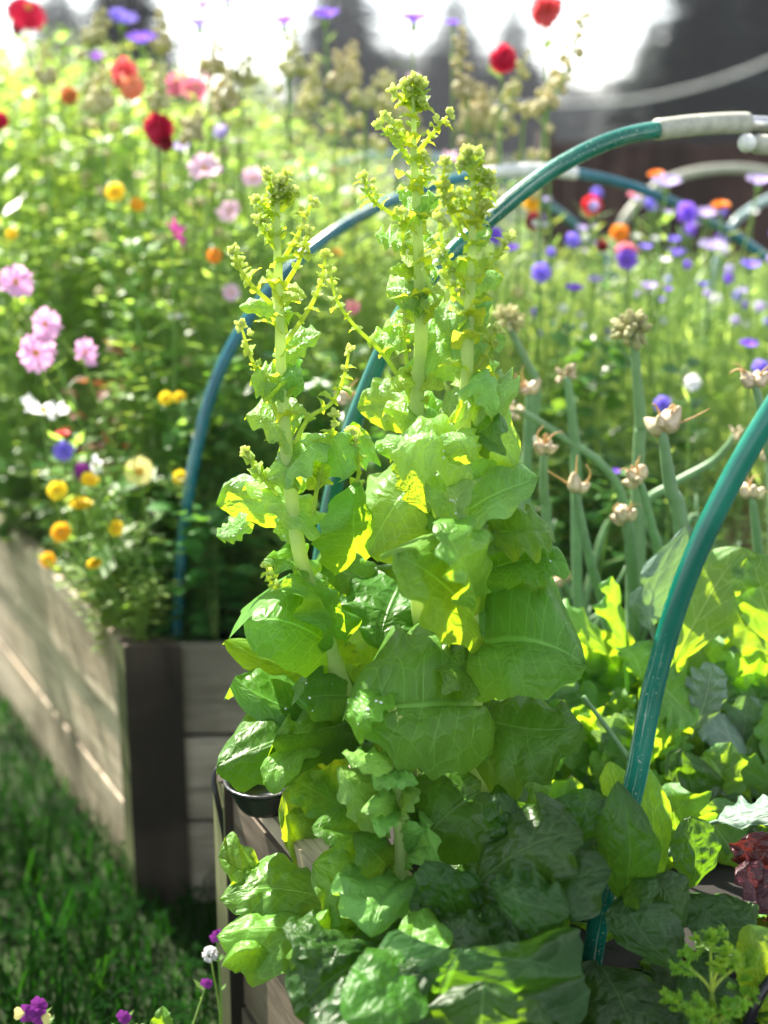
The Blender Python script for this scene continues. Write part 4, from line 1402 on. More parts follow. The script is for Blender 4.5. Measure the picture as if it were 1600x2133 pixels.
h((1330, 1690, 0), (1230, 1560, 0), (1120, 1530, 0), (1220, 1500, 3), (1210, 1620, -2))
h((1300, 1600, 4), (1240, 1500, 4), (1170, 1470, 4), (1240, 1430, 6), (1200, 1540, 3))
h((1290, 1400, 5), (1210, 1300, 5), (1150, 1290, 5), (1205, 1255, 8), (1210, 1345, 4))
h((1300, 1640, 0), (1270, 1600, -3), (1230, 1570, -4), (1240, 1630, -3), (1290, 1560, 0))
h((1180, 1700, 2), (1130, 1640, 2), (1080, 1640, 2), (1130, 1590, 4), (1110, 1690, 0))
stem(S7, Y, [(1310, 1580, -6), (1260, 1510, -6), (1215, 1450, -5)], [0.004, 0.0035, 0.003], 'onion', 'leaf_stalk')
S8 = plant_root(1560, 1720, 1.84, 'lobed kale plant at the right edge, one of its leaves yellowed with brown spots', 'kale_plant', 'kale', g3)
h = lambda *a, **k: hero(S8, Y, k.pop('mat', 'kale'), *a, **dict(dict(puck=.05, ruf=.13, rf=4, prof='kale', lob=.26, bulge=.1, nu=40, nh=9), **k))
h((1640, 1400, 0), (1595, 1260, 0), (1565, 1150, 2), (1515, 1235, 1), (1690, 1235, 1), petiole=[(1600, 1720, 0), (1640, 1560, 0)], lob=.2)
h((1640, 1390, 2), (1555, 1290, 2), (1498, 1255, 2), (1530, 1245, 4), (1530, 1365, 1))
h((1610, 1500, 3), (1550, 1420, 3), (1485, 1400, 2), (1540, 1370, 5), (1540, 1480, 2))
h((1580, 1620, 2), (1540, 1500, 1), (1470, 1450, 1), (1600, 1470, 3), (1480, 1560, 0))
h((1590, 1640, -2), (1510, 1530, -3), (1450, 1520, -3), (1510, 1480, -1), (1500, 1580, -5), mat='kale_blue')
h((1580, 1720, 1), (1510, 1620, 1), (1460, 1600, 1), (1510, 1580, 3), (1510, 1670, 0), mat='yellowed', lob=.15)
h((1610, 1700, 0), (1570, 1620, 0), (1560, 1530, 1), (1530, 1610, 1), (1620, 1600, 1), mat='kale')
h((1560, 1760, -4), (1500, 1750, -6), (1440, 1720, -6), (1500, 1700, -4), (1500, 1790, -8), mat='chard', puck=.15)
h((1480, 1716, -22), (1545, 1700, -24), (1660, 1690, -26), (1540, 1664, -20), (1560, 1730, -26), mat='kale_blue', petiole=[(1370, 1800, -18), (1420, 1755, -20)], lob=.25)
h((1600, 1560, 5), (1580, 1450, 6), (1590, 1350, 6), (1530, 1430, 6), (1640, 1430, 7))
S9 = plant_root(1450, 1720, 1.80, 'dark puckered kale plant low behind the front teal hoop', 'kale_plant', 'kale', g3)
h = lambda *a, **k: hero(S9, 1.72, k.pop('mat', 'chard'), *a, **dict(dict(puck=.17, ruf=.12, prof='spat', nu=34, nh=11), **k))
h((1450, 1850, 5), (1450, 1700, 3), (1420, 1560, 3), (1380, 1690, 3), (1530, 1700, 5))
h((1480, 1850, 4), (1500, 1740, 2), (1570, 1680, 1), (1480, 1680, 4), (1560, 1760, 1))
h((1420, 1860, 2), (1410, 1790, 0), (1380, 1740, 0), (1370, 1800, 0), (1460, 1790, 0))
h((1480, 1880, 0), (1530, 1830, -2), (1590, 1820, -3), (1530, 1780, 0), (1540, 1890, -5))
rnd = random.Random(77)
g4 = 'young kale leaves crowded behind the front row'
for i in range(42):
    x = rnd.uniform(1090, 1650)
    yb = rnd.uniform(1480, 1860)
    yy = 1.98 - (yb - 1480) / 380 * .2 + rnd.uniform(-0.06, 0.08)
    rt = thing('kale_plant', 'pale green kale plant crowded in behind the front row at right', 'kale', tuple(P(x, yb, yy).xy) + (SOIL,), g4)
    for k in range(4):
        a = rnd.uniform(-1.2, 1.2)
        L = rnd.uniform(110, 220)
        dx, dy = math.sin(a) * L, -math.cos(a) * L
        w = L * rnd.uniform(.28, .42)
        nx, ny = math.cos(a) * w, math.sin(a) * w
        d0 = rnd.uniform(-4, 4)
        hero(rt, yy, 'kale' if rnd.random() < 0.8 else 'kale_blue', (x, yb, 0), (x + dx * .6, yb + dy * .6, d0), (x + dx, yb + dy, d0 - rnd.uniform(-2, 5)), (x + dx * .6 - nx, yb + dy * .6 - ny, d0 + rnd.uniform(-4, 4)), (x + dx * .6 + nx, yb + dy * .6 + ny, d0 + rnd.uniform(-4, 4)),
             prof='kale', lob=.26, ruf=.13, rf=4, nu=26, nh=6)

rnd = random.Random(31)
for i in range(62):
    x, y = rnd.uniform(980, 1680), rnd.uniform(1810, 2150)
    yy = 1.64 - (y - 1830) / 320 * .30
    a = rnd.uniform(-1.4, 1.4)
    L = rnd.uniform(90, 170)
    dx, dy = math.sin(a) * L, -math.cos(a) * L * .55
    w = L * rnd.uniform(.35, .5)
    hero((S6, S6b, S9)[i % 3], yy, rnd.choice(['chard', 'chard', 'lettuce_dark', 'romaine']), (x, y + 40, 2), (x + dx * .6, y + 40 + dy * .8, 0), (x + dx, y + 40 + dy * .8, -1), (x + dx * .6 - w, y + 20 + dy * .6, 3), (x + dx * .6 + w, y + 50 + dy * .6, -3),
         prof='spat', puck=.17, ruf=.13, nu=24, nh=8)

# ---- red lettuce
S10 = plant_root(1600, 1900, 1.5, 'dark red lettuce cut by the right edge', 'lettuce')
h = lambda *a, **k: hero(S10, 1.52, 'redleaf', *a, **dict(dict(puck=.14, ruf=.2, rf=4, prof='spat', lob=.15), **k))
h((1640, 1900, 0), (1590, 1800, -2), (1560, 1735, -2), (1530, 1800, -3), (1650, 1770, 0))
h((1650, 1920, -2), (1580, 1850, -6), (1528, 1825, -7), (1580, 1790, -3), (1580, 1890, -8))
h((1660, 1940, -2), (1620, 1880, -6), (1570, 1880, -8), (1620, 1830, -4), (1600, 1920, -8))

# ---- parsley
def parsley():
    rt = plant_root(1490, 2150, 1.33, 'curly parsley sprig, bright green, at the bottom right', 'parsley', 'parsley')
    rnd = random.Random(4)
    Yp = 1.33
    base = (1492, 2200)
    heads = [(1425, 2005, -1), (1480, 1965, 0), (1500, 2010, -3), (1545, 2005, 0), (1420, 2090, -3), (1560, 2075, -1), (1450, 2105, -4), (1520, 2100, -3), (1480, 2130, -4), (1590, 2060, 1)]
    joint = (1483, 2070, -1)
    for i, hd in enumerate(heads):
        mb = MB()
        j = joint if hd[1] < 2050 else (1490, 2140, -2)
        pts = [PX((base[0], base[1], 0), Yp), PX(j, Yp), PX(hd, Yp)]
        cur = catmull(pts, 6)
        mb.tube(cur, [0.0026, 0.0013], 7)
        c = cur[-1]
        ax = (cur[-1] - cur[-3]).normalized()
        st = mb.build('stalk', M['shoot'], rt)
        lf = MB()
        for q in range(9):
            d = (ax * rnd.uniform(-0.1, 0.9) + Vector((rnd.gauss(0, .7), rnd.gauss(0, .7), rnd.gauss(0.1, .3)))).normalized()
            o = c + d * rnd.uniform(0.0, 0.017)
            side = d.cross(Vector((0, 0, 1))).normalized()
            up = side.cross(d)
            for z in range(7):
                a = (z - 3) * 0.42
                dd = (d * math.cos(a) + side * math.sin(a) + up * rnd.uniform(-.5, .5)).normalized()
                ln = rnd.uniform(0.007, 0.012)
                ss = dd.cross(up).normalized() * ln * 0.30
                nn = up * ln * 0.18
                lf.add([o, o + dd * ln * .6 - ss + nn, o + dd * ln * .75 - ss * .4 - nn, o + dd * ln - ss * .8 + nn * 1.2, o + dd * ln * 1.02, o + dd * ln + ss * .8 - nn, o + dd * ln * .75 + ss * .4 + nn, o + dd * ln * .6 + ss - nn],
                       [(0, 7, 6), (6, 5, 4), (0, 6, 4), (0, 4, 2), (4, 3, 2), (0, 2, 1)])
        lf.build('leaflets', M['parsley'], st, smooth=False)


M['parsley'] = soft_mat('parsley_leaf', (0.16, 0.36, 0.04), (0.55, 0.75, 0.04), 0.5, 0.4, 0.02, 0.3)
parsley()
# ------------------------------------------------------------------ tree onions
def onion(px, py, Y, n, br, label, stalk, kind='bulb', foot=None, r0=0.0082, r1=0.0042):
    """stalk: list of pixels from the head down"""
    rnd = random.Random(int(px * 3 + py))
    br *= .86
    c = P(px, py, Y)
    P3 = [P(x, y, Y + 0.01 * i) for i, (x, y) in enumerate(stalk)]
    last = P3[-1]
    if len(P3) > 1:
        dv = (P3[-1] - P3[-2])
        dv = dv / max(0.05, abs(dv.z))
    else:
        dv = Vector((0, 0, -1))
    if last.z > SOIL + 0.02:
        hh = last.z - SOIL + 0.02
        P3.append(last + Vector((dv.x * hh * 0.45, dv.y * hh * 0.2, -hh)))
    rt = thing('tree_onion', label, 'onion', (P3[-1].x, P3[-1].y, SOIL), 'tree onions with bulbil heads')
    cur = catmull([c] + P3, 7)
    k = len(cur)
    mb = MB()
    mb.tube(cur, [r1 + (r0 - r1) * min(1, (i / (k - 1)) * 1.6) * (1.0 - 0.15 * (i / (k - 1))) for i in range(k)], 12)
    mb.build('stalk', M['onion'], rt)
    up = (cur[0] - cur[4]).normalized()
    if kind == 'bulb':
        for i in range(n):
            a = i * 2.4 + rnd.random()
            e = rnd.uniform(-0.2, 1.0)
            side = up.orthogonal().normalized()
            d = (Quaternion(up, a) @ side) * math.cos(e) + up * math.sin(e)
            r = br * rnd.uniform(0.58, 1.15)
            mb = MB()
            mb.ell(c + d * br * (0.95 if n > 4 else 0.8), (r * 0.85, r), (d + up * .5), 12, 9, beak=rnd.uniform(.2, .55))
            mb.build('bulbil', M['bulbil'], rt)
        mb = MB()
        for i in range(4):
            d = (Vector((rnd.uniform(-1, 1), rnd.uniform(-.5, .5), rnd.uniform(-.2, 1))) + up * .4).normalized()
            q = c + d * br * 1.6
            w = Vector((rnd.uniform(-1, 1), 0, rnd.uniform(-1, 1)))
            mb.tube(catmull([c, q, q + d * br * .9 + w * br * .5, q + d * br * 1.2 + w * br * 1.5], 4), [0.0022, 0.0006], 6)
        mb.build('husk', M['husk'], rt)
    else:
        mb = MB()
        for i in range(n):
            d = Vector((rnd.gauss(0, 1), rnd.gauss(0, 1), rnd.gauss(0.3, .8))).normalized()
            r = br * rnd.uniform(0.14, 0.3)
            p = c + d * br * rnd.uniform(0.55, 1.0)
            mb.ell(p, (r, r * 1.3), d, 7, 5, beak=.3)
            if i % 2 == 0:
                mb.tube([c, c.lerp(p, .6), p], 0.0009, 5)
        mb.build('seed_head', M['pod'] if n > 30 else M['bulbil'], rt)
    return rt


onion(1060, 668, 2.25, 46, 0.026, 'dry beige onion head just right of the right lettuce stem, on a bent stalk', [(1065, 690), (1095, 750), (1118, 800), (1112, 870), (1090, 1000)], 'dry')
onion(1317, 688, 2.10, 60, 0.029, 'largest dry onion head of many small seeds, topmost of the onions', [(1322, 725), (1328, 800), (1335, 880), (1330, 960)], 'dry', r0=.010)
onion(1180, 785, 2.15, 16, 0.020, 'onion with a flat spiky cluster left below the largest dry head', [(1184, 805), (1195, 900), (1200, 1000)], 'dry2', r0=.009)
onion(1100, 812, 2.2, 3, 0.013, 'small onion head on a bowed stalk close to the right lettuce', [(1102, 830), (1098, 950), (1095, 1060)])
onion(722, 835, 2.1, 4, 0.011, 'onion head peeping between the left and middle lettuces', [(724, 850), (715, 960), (700, 1060)], r0=.007)
onion(1135, 935, 2.05, 5, 0.0125, 'onion with a rounded cluster of five bulbs right of the glowing lettuce leaf', [(1133, 960), (1134, 1030), (1140, 1110)])
onion(1200, 1020, 1.98, 4, 0.0145, 'onion with plump bulbs low in the middle of the onion row', [(1202, 1040), (1232, 1180), (1262, 1290)])
onion(1383, 893, 1.92, 4, 0.0185, 'onion with four big shiny bulbs left of the front teal hoop', [(1384, 925), (1398, 1020), (1420, 1115)], r0=.012)
onion(1332, 1000, 1.98, 8, 0.0135, 'onion with curly dry husks under the four big shiny bulbs', [(1340, 1025), (1358, 1100), (1375, 1190)])
onion(1305, 1080, 2.02, 7, 0.0125, 'lowest onion head, with a straight thick stalk, behind the kale', [(1310, 1100), (1318, 1200), (1322, 1320)], r0=.013)
onion(1072, 855, 2.15, 20, 0.017, 'dry onion head on a long stalk arching down to the right', [(1095, 862), (1180, 915), (1250, 965), (1290, 1020), (1310, 1120), (1316, 1250)], 'dry', r0=.008)
onion(1572, 800, 1.95, 4, 0.0145, 'onion at the right edge above the teal hoop with a curved dry beak', [(1580, 830), (1600, 930), (1612, 1040)])
onion(1530, 906, 2.2, 14, 0.016, 'small pale onion head close above the front teal hoop', [(1515, 930), (1480, 965), (1400, 1010), (1340, 1060), (1335, 1200)], 'dry2', r0=.008)
onion(1565, 1035, 2.0, 6, 0.0145, 'onion cluster at the right edge beyond the teal hoop', [(1570, 1060), (1580, 1150), (1590, 1250)])
onion(985, 1085, 2.1, 4, 0.0125, 'onion head mostly hidden behind the right lettuce stem', [(990, 1110), (1000, 1200)])
onion(1172, 1208, 2.2, 3, 0.012, 'small onion low down between lettuce leaves and onion stalks', [(1185, 1230), (1220, 1290), (1240, 1330)], r0=.008)
onion(1600, 960, 2.15, 3, 0.013, 'onion head cut by the right edge under the hoop', [(1602, 990), (1610, 1100)])
rnd = random.Random(21)
for i in range(30):
    x = rnd.uniform(1060, 1640)
    y = rnd.uniform(1290, 1420)
    Y = rnd.uniform(2.0, 2.35)
    b = P(x, y, Y)
    b.z = SOIL - 0.01
    hgt = rnd.uniform(0.16, 0.36)
    lean = rnd.uniform(-0.08, 0.08)
    mb = MB()
    pts = [b, b + Vector((lean * .3, 0, hgt * .5)), b + Vector((lean, rnd.uniform(-.03, .03), hgt))]
    if rnd.random() < 0.35:
        pts.append(pts[-1] + Vector((lean * 1.2, 0, -hgt * rnd.uniform(.1, .35))))
    mb.tube(catmull(pts, 6), [rnd.uniform(.0075, .0115), .002], 9)
    rt = tag(mb.build('onion_leaf', M['onion'], origin=b), 'hollow grey green onion leaf standing among the onion stalks', 'onion leaf', 'onion leaves among the stalks')

# ------------------------------------------------------------------ flower heads (radius 1, facing +Z)
def petal(mb, a, L, w, r0=0.08, lift=0.15, notch=0.12, nu=5, nv=4, tipw=0.7, z0=0.0, curl=0.0, m=0, wob=0.0):
    ca, sa = math.cos(a), math.sin(a)
    rows, uv = [], []
    for i in range(nu + 1):
        t = i / nu
        wd = w * (0.22 + 0.78 * math.sin(min(1, t / tipw) * math.pi / 2)) * (1 if t < tipw else math.sqrt(max(0.05, 1 - ((t - tipw) / (1.02 - tipw)) ** 2)) * .6 + .4)
        row, u = [], []
        for j in range(nv + 1):
            s = j / nv * 2 - 1
            r = r0 + (L - r0) * t - (notch * L * (0.5 + 0.5 * math.cos(s * math.pi * 3)) if i == nu else 0)
            z = z0 + lift * t - curl * t * t + 0.12 * w * s * s + wob * math.sin(3 * a + 5 * t + 2 * s) * t
            row.append(Vector((r * ca - s * wd * sa, r * sa + s * wd * ca, z)))
            u.append((j / nv, t))
        rows.append(row)
        uv.append(u)
    mb.grid(rows, uv, m)


def head_meshes(kind, seed):
    rnd = random.Random(seed)
    pet, cen, cal = MB(), MB(), MB()
    if kind == 'cosmos':
        for k in range(8):
            petal(pet, k * math.pi / 4 + rnd.uniform(-.06, .06), rnd.uniform(.92, 1.05), .36, lift=rnd.uniform(-.05, .5), wob=.15, z0=.01 * (k % 2))
        cen.ell((0, 0, .06), (.17, .1), nu=10, nv=6)
        for k in range(24):
            a, r = rnd.uniform(0, 6.28), rnd.uniform(0, .15)
            cen.ell((r * math.cos(a), r * math.sin(a), .15), (.028, .05), nu=5, nv=4)
    elif kind == 'cornflower':
        for k in range(11):
            a = k * 6.283 / 11 + rnd.uniform(-.15, .15)
            for q in range(4):
                aa = a + (q - 1.5) * .17
                petal(pet, aa, rnd.uniform(.78, 1.05), .075, r0=.1, lift=rnd.uniform(.35, .6), notch=.3, nu=4, nv=2, tipw=.85, z0=.0)
        for k in range(16):
            a = rnd.uniform(0, 6.28)
            petal(pet, a, rnd.uniform(.3, .55), .05, r0=.04, lift=rnd.uniform(.5, .75), notch=.3, nu=3, nv=2, tipw=.85)
        cal.ell((0, 0, -.28), (.24, .36), nu=10, nv=8)
    elif kind == 'zinnia':
        for ring, (n, L, z, lf) in enumerate(((15, 1.0, 0, -.05), (13, .84, .1, .05), (11, .66, .2, .12), (8, .45, .28, .2))):
            for k in range(n):
                petal(pet, (k + .5 * ring) * 6.283 / n, L * rnd.uniform(.93, 1.05), .19 * (1.1 - ring * .12), r0=.05, lift=lf, notch=.03, nu=4, nv=2, z0=z, curl=.1)
        cen.ell((0, 0, .36), (.16, .12), nu=8, nv=5)
        cal.ell((0, 0, -.16), (.3, .2), nu=10, nv=6)
    elif kind == 'dahlia':
        for ring in range(7):
            th = 0.15 + ring * .2
            n = max(5, int(16 * math.cos(th * .8)))
            for k in range(n):
                petal(pet, (k + .5 * ring + rnd.uniform(-.2, .2)) * 6.283 / n, rnd.uniform(.78, 1.12) * math.cos(th * .7), .19, r0=.05, lift=.4 * math.sin(th) + rnd.uniform(-.12, .2), notch=.1, nu=4, nv=3, z0=ring * .06 - .15, curl=rnd.uniform(-.15, .25), wob=.08)
        for k in range(12):
            petal(pet, k * .52, .9, .2, lift=-.35, notch=.02, nu=4, nv=2, z0=-.1)
        cal.ell((0, 0, -.3), (.28, .22), nu=10, nv=6)
    elif kind == 'marigold':
        for ring, (n, L, z, lf) in enumerate(((14, 1.0, 0, .1), (13, .85, .06, .22), (9, .6, .14, .3))):
            for k in range(n):
                petal(pet, (k + .5 * ring) * 6.283 / n, L * rnd.uniform(.9, 1.05), .2, lift=lf, notch=.1, nu=4, nv=2, z0=z)
        cen.ell((0, 0, .18), (.2, .13), nu=9, nv=5)
        cal.ell((0, 0, -.15), (.25, .22), nu=9, nv=6)
    elif kind == 'daisy':
        for k in range(18):
            petal(pet, k * 6.283 / 18, rnd.uniform(.92, 1.05), .14, r0=.2, lift=.1, notch=.08, nu=4, nv=2, z0=.008 * (k % 2))
        cen.ell((0, 0, .05), (.3, .14), nu=14, nv=8)
    elif kind == 'viola':
        for a, L, w in ((1.2, .9, .5), (1.95, .9, .5), (.1, .75, .42), (3.05, .75, .42)):
            petal(pet, a, L, w, r0=.02, lift=.1, notch=.02, nu=5, nv=4)
        petal(cen, -1.57, .9, .55, r0=.02, lift=.15, notch=.04, nu=5, nv=4)
    return pet, cen, cal


HEADS = {}


def get_head(kind, color, center='disc', var=0):
    key = (kind, color, center, var)
    if key not in HEADS:
        pet, cen, cal = head_meshes(kind, var * 31 + 7)
        HEADS[key] = (pet.mesh('petals', M['p_' + color]), cen.mesh('flower_disc', M[center]) if cen.v else None, cal.mesh('calyx', M['stem']) if cal.v else None)
    return HEADS[key]


def link_mesh(name, me, parent, loc=None, quat=None, scale=None):
    o = bpy.data.objects.new(name, me)
    COL.objects.link(o)
    o.parent = parent
    if loc is not None:
        o.location = loc
    if quat is not None:
        o.rotation_mode = 'QUATERNION'
        o.rotation_quaternion = quat
    if scale is not None:
        o.scale = (scale,) * 3
    return o


FN = Vector((E.y, -E.x, 0))
NAMES = {'cosmos': ('cosmos_flower', 'cosmos'), 'cornflower': ('cornflower', 'cornflower'), 'zinnia': ('zinnia_flower', 'zinnia'), 'dahlia': ('dahlia_flower', 'dahlia'),
         'marigold': ('marigold_flower', 'marigold'), 'daisy': ('daisy_flower', 'daisy'), 'viola': ('viola_flower', 'viola')}


def bloom(px, py, Y, kind, color, rpx, label, face=None, group=None, center='disc', soil=SOIL, leaves=6, r_stem=0.0019):
    rnd = random.Random(int(px * 7 + py * 13))
    top = P(px, py, Y)
    rad = {'viola': 1, 'dahlia': .8}.get(kind, .88) * rpx / FPX * (top - Vector((0, 0, CAMZ))).length
    bx = top.x + rnd.uniform(-.06, .06)
    by = Y + rnd.uniform(0.0, .12)
    nm, cat = NAMES[kind]
    if soil > 0:
        q = Vector((bx, by, 0)) - FA
        dl = q.dot(FN)
        if bx < FB.x - .2 and dl < 0.06:
            bx, by = bx + FN.x * (.06 - dl), by + FN.y * (.06 - dl)
        if bx < FB.x and by < FA.y + .07:
            by = FA.y + .07 + rnd.uniform(0, .05)
    rt = thing(nm, label, cat, (bx, by, soil), group)
    base = Vector((bx, by, soil - 0.02))
    midp = base.lerp(top, .55) + Vector((rnd.uniform(-.04, .04), rnd.uniform(-.03, .05), 0))
    if face is None:
        face = (rnd.uniform(-.5, .5), rnd.uniform(-.9, .1), rnd.uniform(.3, 1))
    fq = Vector((0, 0, 1)).rotation_difference(Vector(face).normalized())
    neck = top - Vector(face).normalized() * rad * .3
    cur = catmull([base, midp, neck.lerp(midp, .15), neck], 5)
    mb = MB()
    mb.tube(cur, [r_stem * 1.3, r_stem], 6)
    mb.build('stem', M['stem'], rt)
    if leaves:
        lf = MB()
        for k in range(leaves):
            i = rnd.randint(2, int(len(cur) * .7))
            a = rnd.uniform(0, 6.28)
            d = Vector((math.cos(a), math.sin(a), rnd.uniform(.2, 1.0))).normalized()
            L = rnd.uniform(.03, .075) if kind != 'viola' else rnd.uniform(.010, .022)
            s = d.cross(Vector((0, 0, 1))).normalized() * L * (.05 if kind in ('cornflower', 'cosmos') else .2)
            p = cur[i]
            lf.add([p, p + d * L * .5 - s, p + d * L, p + d * L * .5 + s], [(0, 1, 2, 3)])
        lf.build('leaves', M['grey_green'] if kind == 'cornflower' else M['fern2'], rt)
    pet, cen, cal = get_head(kind, color, center, rnd.randint(0, 1))
    h = link_mesh('flower_head', pet, rt, top - rt.location, fq @ Quaternion((0, 0, 1), rnd.uniform(0, 6)), rad)
    if cen:
        link_mesh('flower_disc', cen, h)
    if cal:
        link_mesh('calyx', cal, h)
    return rt


UP, CAMF = (0, -.25, 1), (0, -1, .35)
B = bloom
B(55, 25, 3.6, 'zinnia', 'crimson', 46, 'dark crimson zinnia in the upper left corner', (.4, -.6, .5))
B(38, 50, 3.62, 'zinnia', 'dark_red', 26, 'small dark red zinnia under the crimson one in the upper left corner', (-.4, -.6, .3))
B(255, 46, 3.3, 'cornflower', 'blue', 36, 'violet blue cornflower in front of the dark conifer at upper left', (.3, -.5, 1))
B(296, 90, 3.2, 'cornflower', 'violet', 36, 'flat seen violet cornflower just below the one before the dark conifer', UP)
B(415, 56, 3.3, 'cornflower', 'blue', 30, 'pale edged blue cornflower against the left patch of white sky', UP)
B(422, 16, 3.4, 'cornflower', 'purple', 24, 'small purple cornflower near the top edge above the left sky patch', UP)
B(475, 3, 3.3, 'cornflower', 'violet', 30, 'violet cornflower cut by the top edge', UP)
B(592, 52, 3.2, 'cornflower', 'violet', 32, 'purple cornflower with pale rim against the sky, left of the middle conifer', UP)
B(677, 38, 3.2, 'cornflower', 'violet', 34, 'bright purple cornflower in front of the middle conifer', UP)
B(546, 38, 3.5, 'cornflower', 'purple', 14, 'tiny closed purple cornflower bud head against the sky', (0, 0, 1))
B(862, 48, 3.1, 'cornflower', 'violet', 34, 'wide purple cornflower over the white sky left of the pointed conifer', UP)
B(942, 52, 3.1, 'cornflower', 'violet', 18, 'small violet cornflower in front of the pointed conifer', UP)
B(258, 152, 3.0, 'dahlia', 'coral', 36, 'coral red bloom at upper left above a salmon one', (-.2, -.8, .5))
B(274, 182, 2.98, 'dahlia', 'salmon', 32, 'salmon bloom touching the coral red one', (.2, -.8, .2))
B(366, 174, 3.2, 'zinnia', 'pink', 30, 'left of two pink blooms side by side at upper left', CAMF)
B(405, 182, 3.15, 'zinnia', 'pink', 32, 'right of two pink blooms side by side at upper left', (.4, -.8, .3))
B(432, 143, 3.5, 'zinnia', 'magenta', 24, 'small magenta bloom above the two pink ones', CAMF)
B(200, 125, 3.6, 'cornflower', 'purple', 26, 'dim purple cornflower left of the coral red bloom', UP)
B(330, 268, 2.9, 'dahlia', 'crimson', 40, 'ragged crimson bloom in the upper left foliage', (-.3, -.8, .2))
B(344, 298, 2.9, 'dahlia', 'dark_red', 22, 'dark red bud under the ragged crimson bloom', (0, -.7, -.2))
B(145, 200, 3.2, 'marigold', 'rust', 22, 'rusty orange bloom in the left foliage', CAMF)
B(425, 352, 2.75, 'cosmos', 'pale_pink', 42, 'large pale pink cosmos left of the bud stems', (.2, -.7, .7))
B(527, 372, 2.9, 'cosmos', 'pale_pink', 28, 'pale pink cosmos right above the left lettuce tip', (0, -.8, .6))
B(480, 440, 2.9, 'cosmos', 'pale_pink', 30, 'faint pink cosmos left of the left lettuce tip', (-.4, -.8, .3))
B(240, 400, 2.8, 'marigold', 'yellow', 24, 'golden yellow bloom, left of a pair in the left foliage', CAMF)
B(286, 427, 2.8, 'marigold', 'golden', 20, 'orange yellow bloom, right of a pair in the left foliage', (.4, -.7, .5))
B(25, 488, 2.9, 'marigold', 'yellow', 15, 'tiny yellow bloom at the left edge', CAMF)
B(365, 488, 2.6, 'cosmos', 'magenta', 34, 'magenta cosmos seen from the side among the left foliage', (.75, -.1, .6))
B(447, 533, 2.7, 'marigold', 'orange', 20, 'orange bloom left of the blue hoop', CAMF)
B(32, 588, 2.45, 'cosmos', 'lilac_pink', 42, 'lilac pink cosmos at the left edge, upper one', (.5, -.7, .3))
B(92, 675, 2.5, 'cosmos', 'lilac_pink', 40, 'upper of two overlapping lilac pink cosmos at left', (.7, -.6, .2))
B(74, 735, 2.48, 'cosmos', 'lilac_pink', 46, 'lower of two overlapping lilac pink cosmos at left', (.5, -.8, .1))
B(176, 735, 2.5, 'cosmos', 'lilac_pink', 36, 'dusky pink cosmos turned aside right of the overlapping pair', (.8, -.4, .2))
B(90, 858, 2.45, 'cosmos', 'white', 56, 'white cosmos seen from the side at the left', (.3, -.1, 1))
B(195, 968, 2.4, 'cosmos', 'white', 26, 'narrow white cosmos facing away near the violet bloom', (.95, -.05, .2))
B(135, 940, 2.4, 'cornflower', 'blue', 30, 'round violet blue cornflower at left over the bed edge', CAMF)
B(290, 982, 2.42, 'daisy', 'pale_yellow', 36, 'pale yellow daisy with golden centre left of the blue hoop', (.15, -.9, .35))
B(187, 1000, 2.4, 'marigold', 'yellow', 25, 'lemon yellow bloom under the narrow white cosmos', (.3, -.5, .9))
B(120, 1022, 2.42, 'marigold', 'yellow', 26, 'yellow bloom left of the lemon yellow one over the bed edge', CAMF)
B(168, 1052, 2.38, 'marigold', 'yellow', 30, 'wide flat yellow bloom over the bed edge', UP)
B(128, 1108, 2.4, 'marigold', 'golden', 26, 'golden bloom low at left over the bed edge', CAMF)
B(240, 1100, 2.42, 'marigold', 'yellow', 22, 'half open yellow bloom low at left', (.6, -.6, .2))
B(196, 1172, 2.36, 'marigold', 'yellow', 20, 'drooping yellow bloom just above the side boards', (.3, -.6, -.4))
B(100, 1166, 2.6, 'marigold', 'golden', 20, 'orange yellow bloom touching the sunlit side board', (0, -.8, .2))
B(414, 1050, 2.7, 'marigold', 'yellow', 20, 'yellow bloom directly right of the blue hoop', CAMF)
B(375, 993, 2.5, 'marigold', 'yellow', 18, 'small yellow bloom directly left of the blue hoop', CAMF)
B(346, 830, 2.6, 'marigold', 'yellow', 18, 'left of two little yellow blooms left of the hoop', CAMF)
B(374, 828, 2.6, 'marigold', 'yellow', 16, 'right of two little yellow blooms left of the hoop', CAMF)
B(130, 905, 2.5, 'marigold', 'coral', 18, 'coral bud behind the round violet blue cornflower', UP)
B(175, 985, 2.5, 'cornflower', 'deep_purple', 28, 'dim deep purple bloom behind the lemon yellow one', CAMF)
B(462, 278, 3.0, 'cornflower', 'lilac', 22, 'faded lilac bloom under the pink pair', CAMF)
B(375, 312, 3.0, 'cornflower', 'lilac', 24, 'faded lilac bloom right of the ragged crimson bloom', UP)
B(1138, 22, 3.0, 'dahlia', 'coral', 42, 'ragged red pink bloom at the top edge over the bright sky', (.2, -.6, -.3))
B(1048, 122, 2.9, 'dahlia', 'crimson', 36, 'round crimson bloom in front of the narrow conifer', (.1, -.9, .4))
B(0, 250, 2.9, 'dahlia', 'crimson', 22, 'crimson bloom cut by the left edge', CAMF)
B(860, 160, 3.2, 'cosmos', 'pale_pink', 14, 'small pink bloom hiding behind the tallest lettuce tip', UP)
B(700, 530, 2.9, 'marigold', 'orange', 22, 'orange bloom between the left and middle lettuces', UP)
B(735, 640, 2.8, 'cosmos', 'pink', 18, 'small pink bloom between the left and middle lettuces', CAMF)
B(482, 610, 2.7, 'cosmos', 'pale_pink', 22, 'very pale pink cosmos left of the left lettuce stem', CAMF)
B(940, 330, 2.9, 'cosmos', 'pale_pink', 24, 'pale pink bloom between the two right lettuce tips', UP)
B(735, 398, 3.0, 'daisy', 'white', 30, 'white bloom behind the middle lettuce buds', UP)
